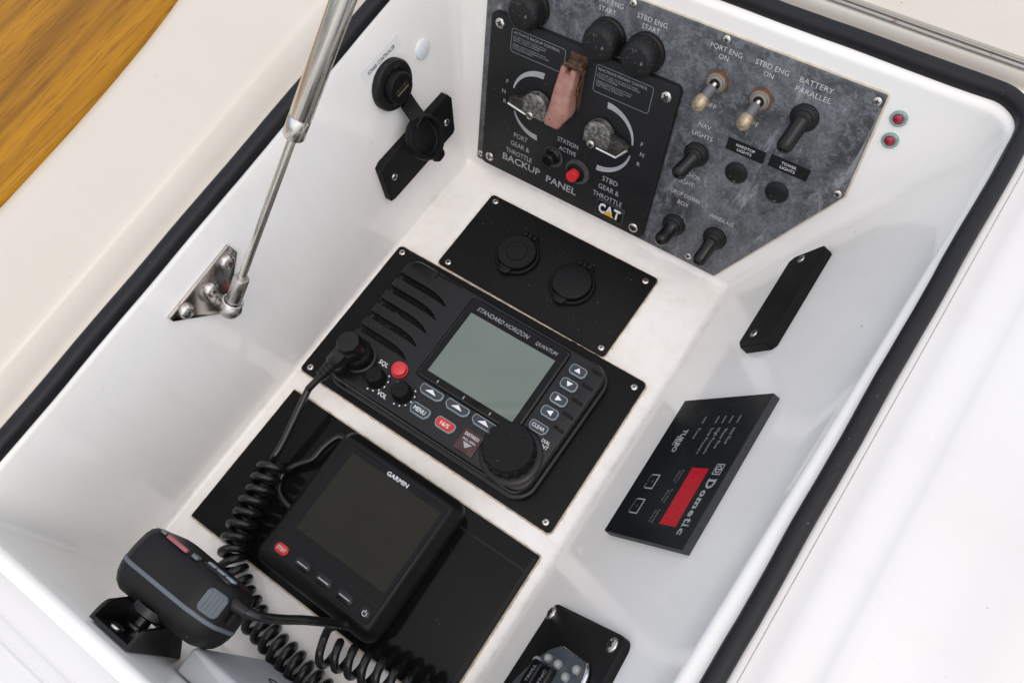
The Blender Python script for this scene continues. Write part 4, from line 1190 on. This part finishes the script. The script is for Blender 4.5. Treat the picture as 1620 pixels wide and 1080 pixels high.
def strut_and_bracket():
    t = Thing('strut_bracket', 'triangular stainless bracket with three domed screws on the left wall', 'bracket', LEFT, (-8, 142, 0))
    q = [(-43, 158), (-42.8, 153), (-15, 122), (-6, 120.5), (26, 152), (24.4, 163)]
    t.part('plate', MB().prism(round_poly(q, 1.2, 3), .1, 3.0, .5, 2), 'chrome_old')
    screws(t, SCREW_DOME, [(15.2, 153.6), (-7.6, 146.4), (-31.0, 150.8)], 3.0, 1.0)
    b = MB(); b.lathe([(6.0, 2.9), (6.0, 5.0), (4.8, 5.4), (4.8, 16)], -8.9, 132.5, 20); t.part('ball_stud', b, 'steel_old')
    # gas strut
    ball = LEFT @ Vector((-.0089, .1325, .016)) * 1000
    d = Vector((0.2955, 0.5405, 0.7877)).normalized()
    t = Thing('gas_strut', 'brushed stainless gas strut rising from its ball joint on the left wall bracket', 'gas strut', FLOOR, tuple(ball))
    P = lambda k: ball + d * k
    b = MB(); b.sphere(tuple(ball), 8.5, 28, 18); s = t.part('ball_socket', b, 'steel_old', smooth=60)
    b = MB(); b.tube([P(5), P(6), P(33), P(34.2), P(34.3)], [5.6, 5.9, 5.9, 5.3, 3.6], 24); t.part('socket_neck', b, 'steel_old', s, 40)
    up = Vector((0, 0, 1)); up = (up - d * up.dot(d)).normalized(); sd = d.cross(up)
    b = MB(); b.tube([P(8.2) + (up * math.cos(a * .35) + sd * math.sin(a * .35)) * 7.3 for a in range(18)], .7, 8, closed=True); t.part('clip_ring', b, 'chrome', s, 60)
    b = MB(); b.tube([P(34), P(36)], 3.0, 16); t.part('lock_nut', b, 'steel_old', s)
    rod = bpy.data.meshes
    def cyl(name, k0, k1, prof, mat, parent=None):
        """modelled along its own z so that the brushed grain follows the axis"""
        b = MB(); b.lathe(prof, n=40)
        me = b.mesh(name, mat, smooth=40)
        o = bpy.data.objects.new(name, me); COL.objects.link(o); o.parent = parent or t.o
        o.location = d * k0 * .001; o.rotation_euler = d.to_track_quat('Z', 'Y').to_euler()
        return o
    L = 136
    cyl('rod', 34, 170, [(2.9, 0), (2.9, L)], 'steel')
    c = cyl('cylinder', 165, 420, [(2.5, 0), (6.4, 0.2), (7.1, 1.2), (7.1, 14.6), (6.75, 15.4), (6.75, 16.6), (7.1, 17.4), (7.1, 235), (6.5, 237), (0.1, 237)], 'steel')
    cyl('end_fitting', 400, 430, [(3.5, 0), (5.5, 3), (5.5, 22), (0.1, 24)], 'steel_old')
M['chrome_old'] = make_steel('polished_old_steel', (0.55, 0.52, 0.49), 0.16, None, 0.6, 0.63)
strut_and_bracket()

# ================================================================== RIGHT WALL
def right_wall():
    t = Thing('mounting_bar', 'black chamfered bar with two screws on the sloping right wall near the switch panel', 'mounting bar', RIGHT, (-228, 107, 0))
    q = [(-276, 122), (-272, 126), (-184, 126.5), (-181, 122), (-181.5, 93), (-187, 87.5), (-269, 87.5), (-273, 92)]
    t.part('bar', MB().prism(round_poly(q, .6, 2), .1, 7.6, .8, 1), 'abs')
    screws(t, SCREW, [(-266.8, 103.6), (-193.0, 101.8)], 7.6, 1.0)

    t = Thing('gauge_panel', 'glossy dark control panel with a red display window on the sloping right wall', 'control panel', RIGHT, (-75, 111, 0))
    b = MB(); b.prism([(-134.5, 59.5), (-16.5, 60.5), (-16.0, 165), (-135.0, 164)], .1, 5.6)
    t.part('housing', b, 'slate_edge')
    f = t.part('face', MB().prism([(-134.3, 59.7), (-16.7, 60.7), (-16.2, 164.8), (-134.8, 163.8)], 5.5, 6.2, .2, 1), 'slate')
    Z = 6.2
    W = 'white'
    for v in (143.6, 135.0, 126.8, 118.8, 103.0):
        b = MB(); b.box(-117.6, -111.6, v - .5, v + .5, Z - .1, Z + .06); t.part('indicator_bar', b, 'dim', f, 0)
    for s, v, wd in (('Inlet Flow', 144.6, 13), ('Water Flow', 136.0, 17), ('High Pressure', 127.6, 21.5), ('Low Pressure', 119.6, 21.5), ('Power', 103.6, 9.5)):
        text(t, s, (-107.2, v, Z), 3.4, 'greytext', wd, align='LEFT', lift=.05, res=1)
    text(t, 'TURBO', (-96.5, 87.4, Z), 5.8, 'pale', 20, bold=.035, shear=.15, lift=.05); text(t, 'TEC', (-97, 82.4, Z), 3.6, 'pale', 9, bold=.03, lift=.05)
    # red window and its captions
    b = MB(); b.prism([(-74.4, 124), (-29.8, 124.6), (-29.8, 144.6), (-74.4, 143.4)], Z - .2, Z + .1); t.part('display_window', b, 'red_glow', f, 0)
    for u, a_, c_ in ((-66.6, 'Service', 'Filter'), (-50.8, 'Product', 'Flow'), (-34.6, 'Salinity', 'Hours')):
        text(t, a_, (u, 115.6, Z), 2.4, 'dim', 11, lift=.05, res=1); text(t, c_, (u, 111.6, Z), 2.2, 'dim', 9, lift=.05, res=1)
    # serif maker's name: letters with slab feet
    x = -66.6
    H = 8.4; v0 = 154.2
    widths = {'D': 7.6, 'o': 5.6, 'm': 8.4, 'e': 5.2, 't': 3.8, 'i': 2.6, 'c': 5.0}
    slabs = {'D': [(0.0, 0, 2.6), (0.0, 1, 2.6)], 'm': [(0.0, 0, 2.4), (2.9, 0, 2.4), (6.0, 0, 2.4)], 'i': [(0.0, 0, 2.6)], 't': []}
    low = 0.74
    b = MB()
    for ch in 'Dometic':
        wd = widths[ch]
        if ch == 'D': hh, vv = H, v0
        elif ch in 'ti': hh, vv = H * .93, v0 - H * .03
        else: hh, vv = H * low, v0 - H * (1 - low) / 2
        text(t, ch, (x, vv, Z), hh if ch in 'Dti' else hh, 'pale', wd * (.55 if ch == 'i' else .92), align='LEFT', bold=.012 if ch == 'i' else .03, lift=.06)
        x += wd + .6
    for ch0 in (): pass
    xx = -66.6
    for ch in 'Dometic':
        for (dx, fy, l) in slabs.get(ch, []):
            yb_ = v0 - H / 2 + fy * H - (0.9 if fy else 0)
            b.box(xx + dx - .6, xx + dx + l - .4, yb_, yb_ + .9, Z - .1, Z + .07)
        xx += widths[ch] + .6
    t.part('lettering', b, 'pale', f, 0)
    # square emblem
    b = MB(); b.prism(rrect(-78.6, -70.2, 149.6, 158.2, .4, 2), Z - .1, Z + .06); e = t.part('emblem', b, 'pale', f, 0)
    b = MB()
    b.prism([(-77.8, 150.4), (-74.8, 150.4), (-74.8, 157.4), (-77.8, 157.4)], Z, Z + .1); b.prism([(-74.0, 150.4), (-71.0, 150.4), (-71.0, 157.4), (-74.0, 157.4)], Z, Z + .1)
    t.part('emblem_mark', b, 'slate', e, 0)
    b = MB()
    for s, c0 in ((1, -74.8), (-1, -74.0)):
        pts = [(c0 - s * 2.5 * math.cos(R(a)), 153.9 + 2.8 * math.sin(R(a))) for a in range(-90, 91, 15)]
        inn = [(c0 - s * 1.6 * math.cos(R(a)), 153.9 + 1.8 * math.sin(R(a))) for a in range(-90, 91, 15)]
        n = len(pts); b.add([(x, y, Z + .16) for x, y in pts] + [(x, y, Z + .16) for x, y in inn], [(k, k + 1, n + k + 1, n + k) for k in range(n - 1)])
    t.part('emblem_mark', b, 'pale', e, 0)
    # two touch keys drawn as three sided frames, caption on the open side
    for u0, u1, c_ in ((-66.8, -54.6, 'On / Off'), (-46.2, -33.9, 'Select')):
        b = MB(); z1 = Z + .07
        b.box(u0, u0 + .9, 79.5, 90.2, Z - .1, z1); b.box(u1 - .9, u1, 79.5, 90.2, Z - .1, z1); b.box(u0 + .9, u1 - .9, 89.0, 90.2, Z - .1, z1)
        o = t.part('touch_key', b, 'pale', f, 0)
        text(t, c_, ((u0 + u1) / 2, 78.4, Z), 2.2, 'dim', 11.5, parent=o, lift=.05, res=1)
        text(t, '+' if u0 < -60 else '-', ((u0 + u1) / 2, 84.6, Z), 2.6, 'dim', 2.6, parent=o, lift=.05, res=1)

    # engine synchroniser panel cut by the bottom of the photograph
    t = Thing('throttle_panel', 'black panel with clear domes and rocker keys lowest on the right wall', 'control panel', RIGHT, (100, 108, 0))
    out = round_poly([(44.2, 54.0), (44.2, 161.0), (160, 170), (160, 52)], [8, 9, 8, 8], 6)
    t.part('plate', MB().prism(out, .1, 6.0, .9, 2), 'abs_fine')
    screws(t, SCREW_BIG, [(52.0, 60.2), (52.0, 152.4)], 6.0, 1.05)
    Z = 6.0
    bz = round_poly([(67.0, 101), (68.4, 141), (76, 149), (150, 160), (150, 66), (103, 68), (84, 78), (72.6, 90)], [3, 4, 4, 2, 2, 12, 12, 9], 6)
    b = MB(); b.prism(bz, Z - .2, Z + 1.6, .5, 2); o = t.part('bezel', b, 'grey_rubber_dark')
    b = MB(); b.tube([(67.3, 104, Z + 1.2), (68.6, 139.5, Z + 1.2)], .55, 8)
    b.tube(catmull([(69.4, 141.5, Z + 1.3), (73, 146.6, Z + 1.8), (80, 149.6, Z + 1.9), (110, 154.4, Z + 1.9), (148, 160, Z + 1.9)], .2), 2.0, 10); t.part('bright_edge', b, 'chrome', o, 50)
    b = MB(); b.lathe([(3.0, 0), (3.0, 1.6), (2.4, 3.2), (1.2, 4.0), (0.02, 4.2)], n=20); me = b.mesh('indicator_dome', 'clear', smooth=60)
    for u, v in ((78.3, 96.8), (78.0, 112.4), (81.8, 129), (74.8, 136), (83.4, 85.0)): t.at('indicator_dome', me, (u, v, Z + 1.5))
    for u, v, s in ((91.0, 92.0, 'TROLL'), (90.4, 108.0, 'SYNC')):
        b = MB(); b.prism(rrect(u - 8.5, u + 11, v - 6.6, v + 6.6, 2.4, 4), Z + 1.2, Z + 6.0, 1.0, 2); k = t.part('rocker_key', b, 'satin')
        text(t, s, (u + .8, v + .5, Z + 6.0), 3.6, 'pale', 12, parent=k, rot=math.pi, lift=.05)
M['grey_rubber_dark'] = plain('grey_bezel', (0.075, 0.085, 0.098), 0.35, var=0.15)
right_wall()

build_texts()
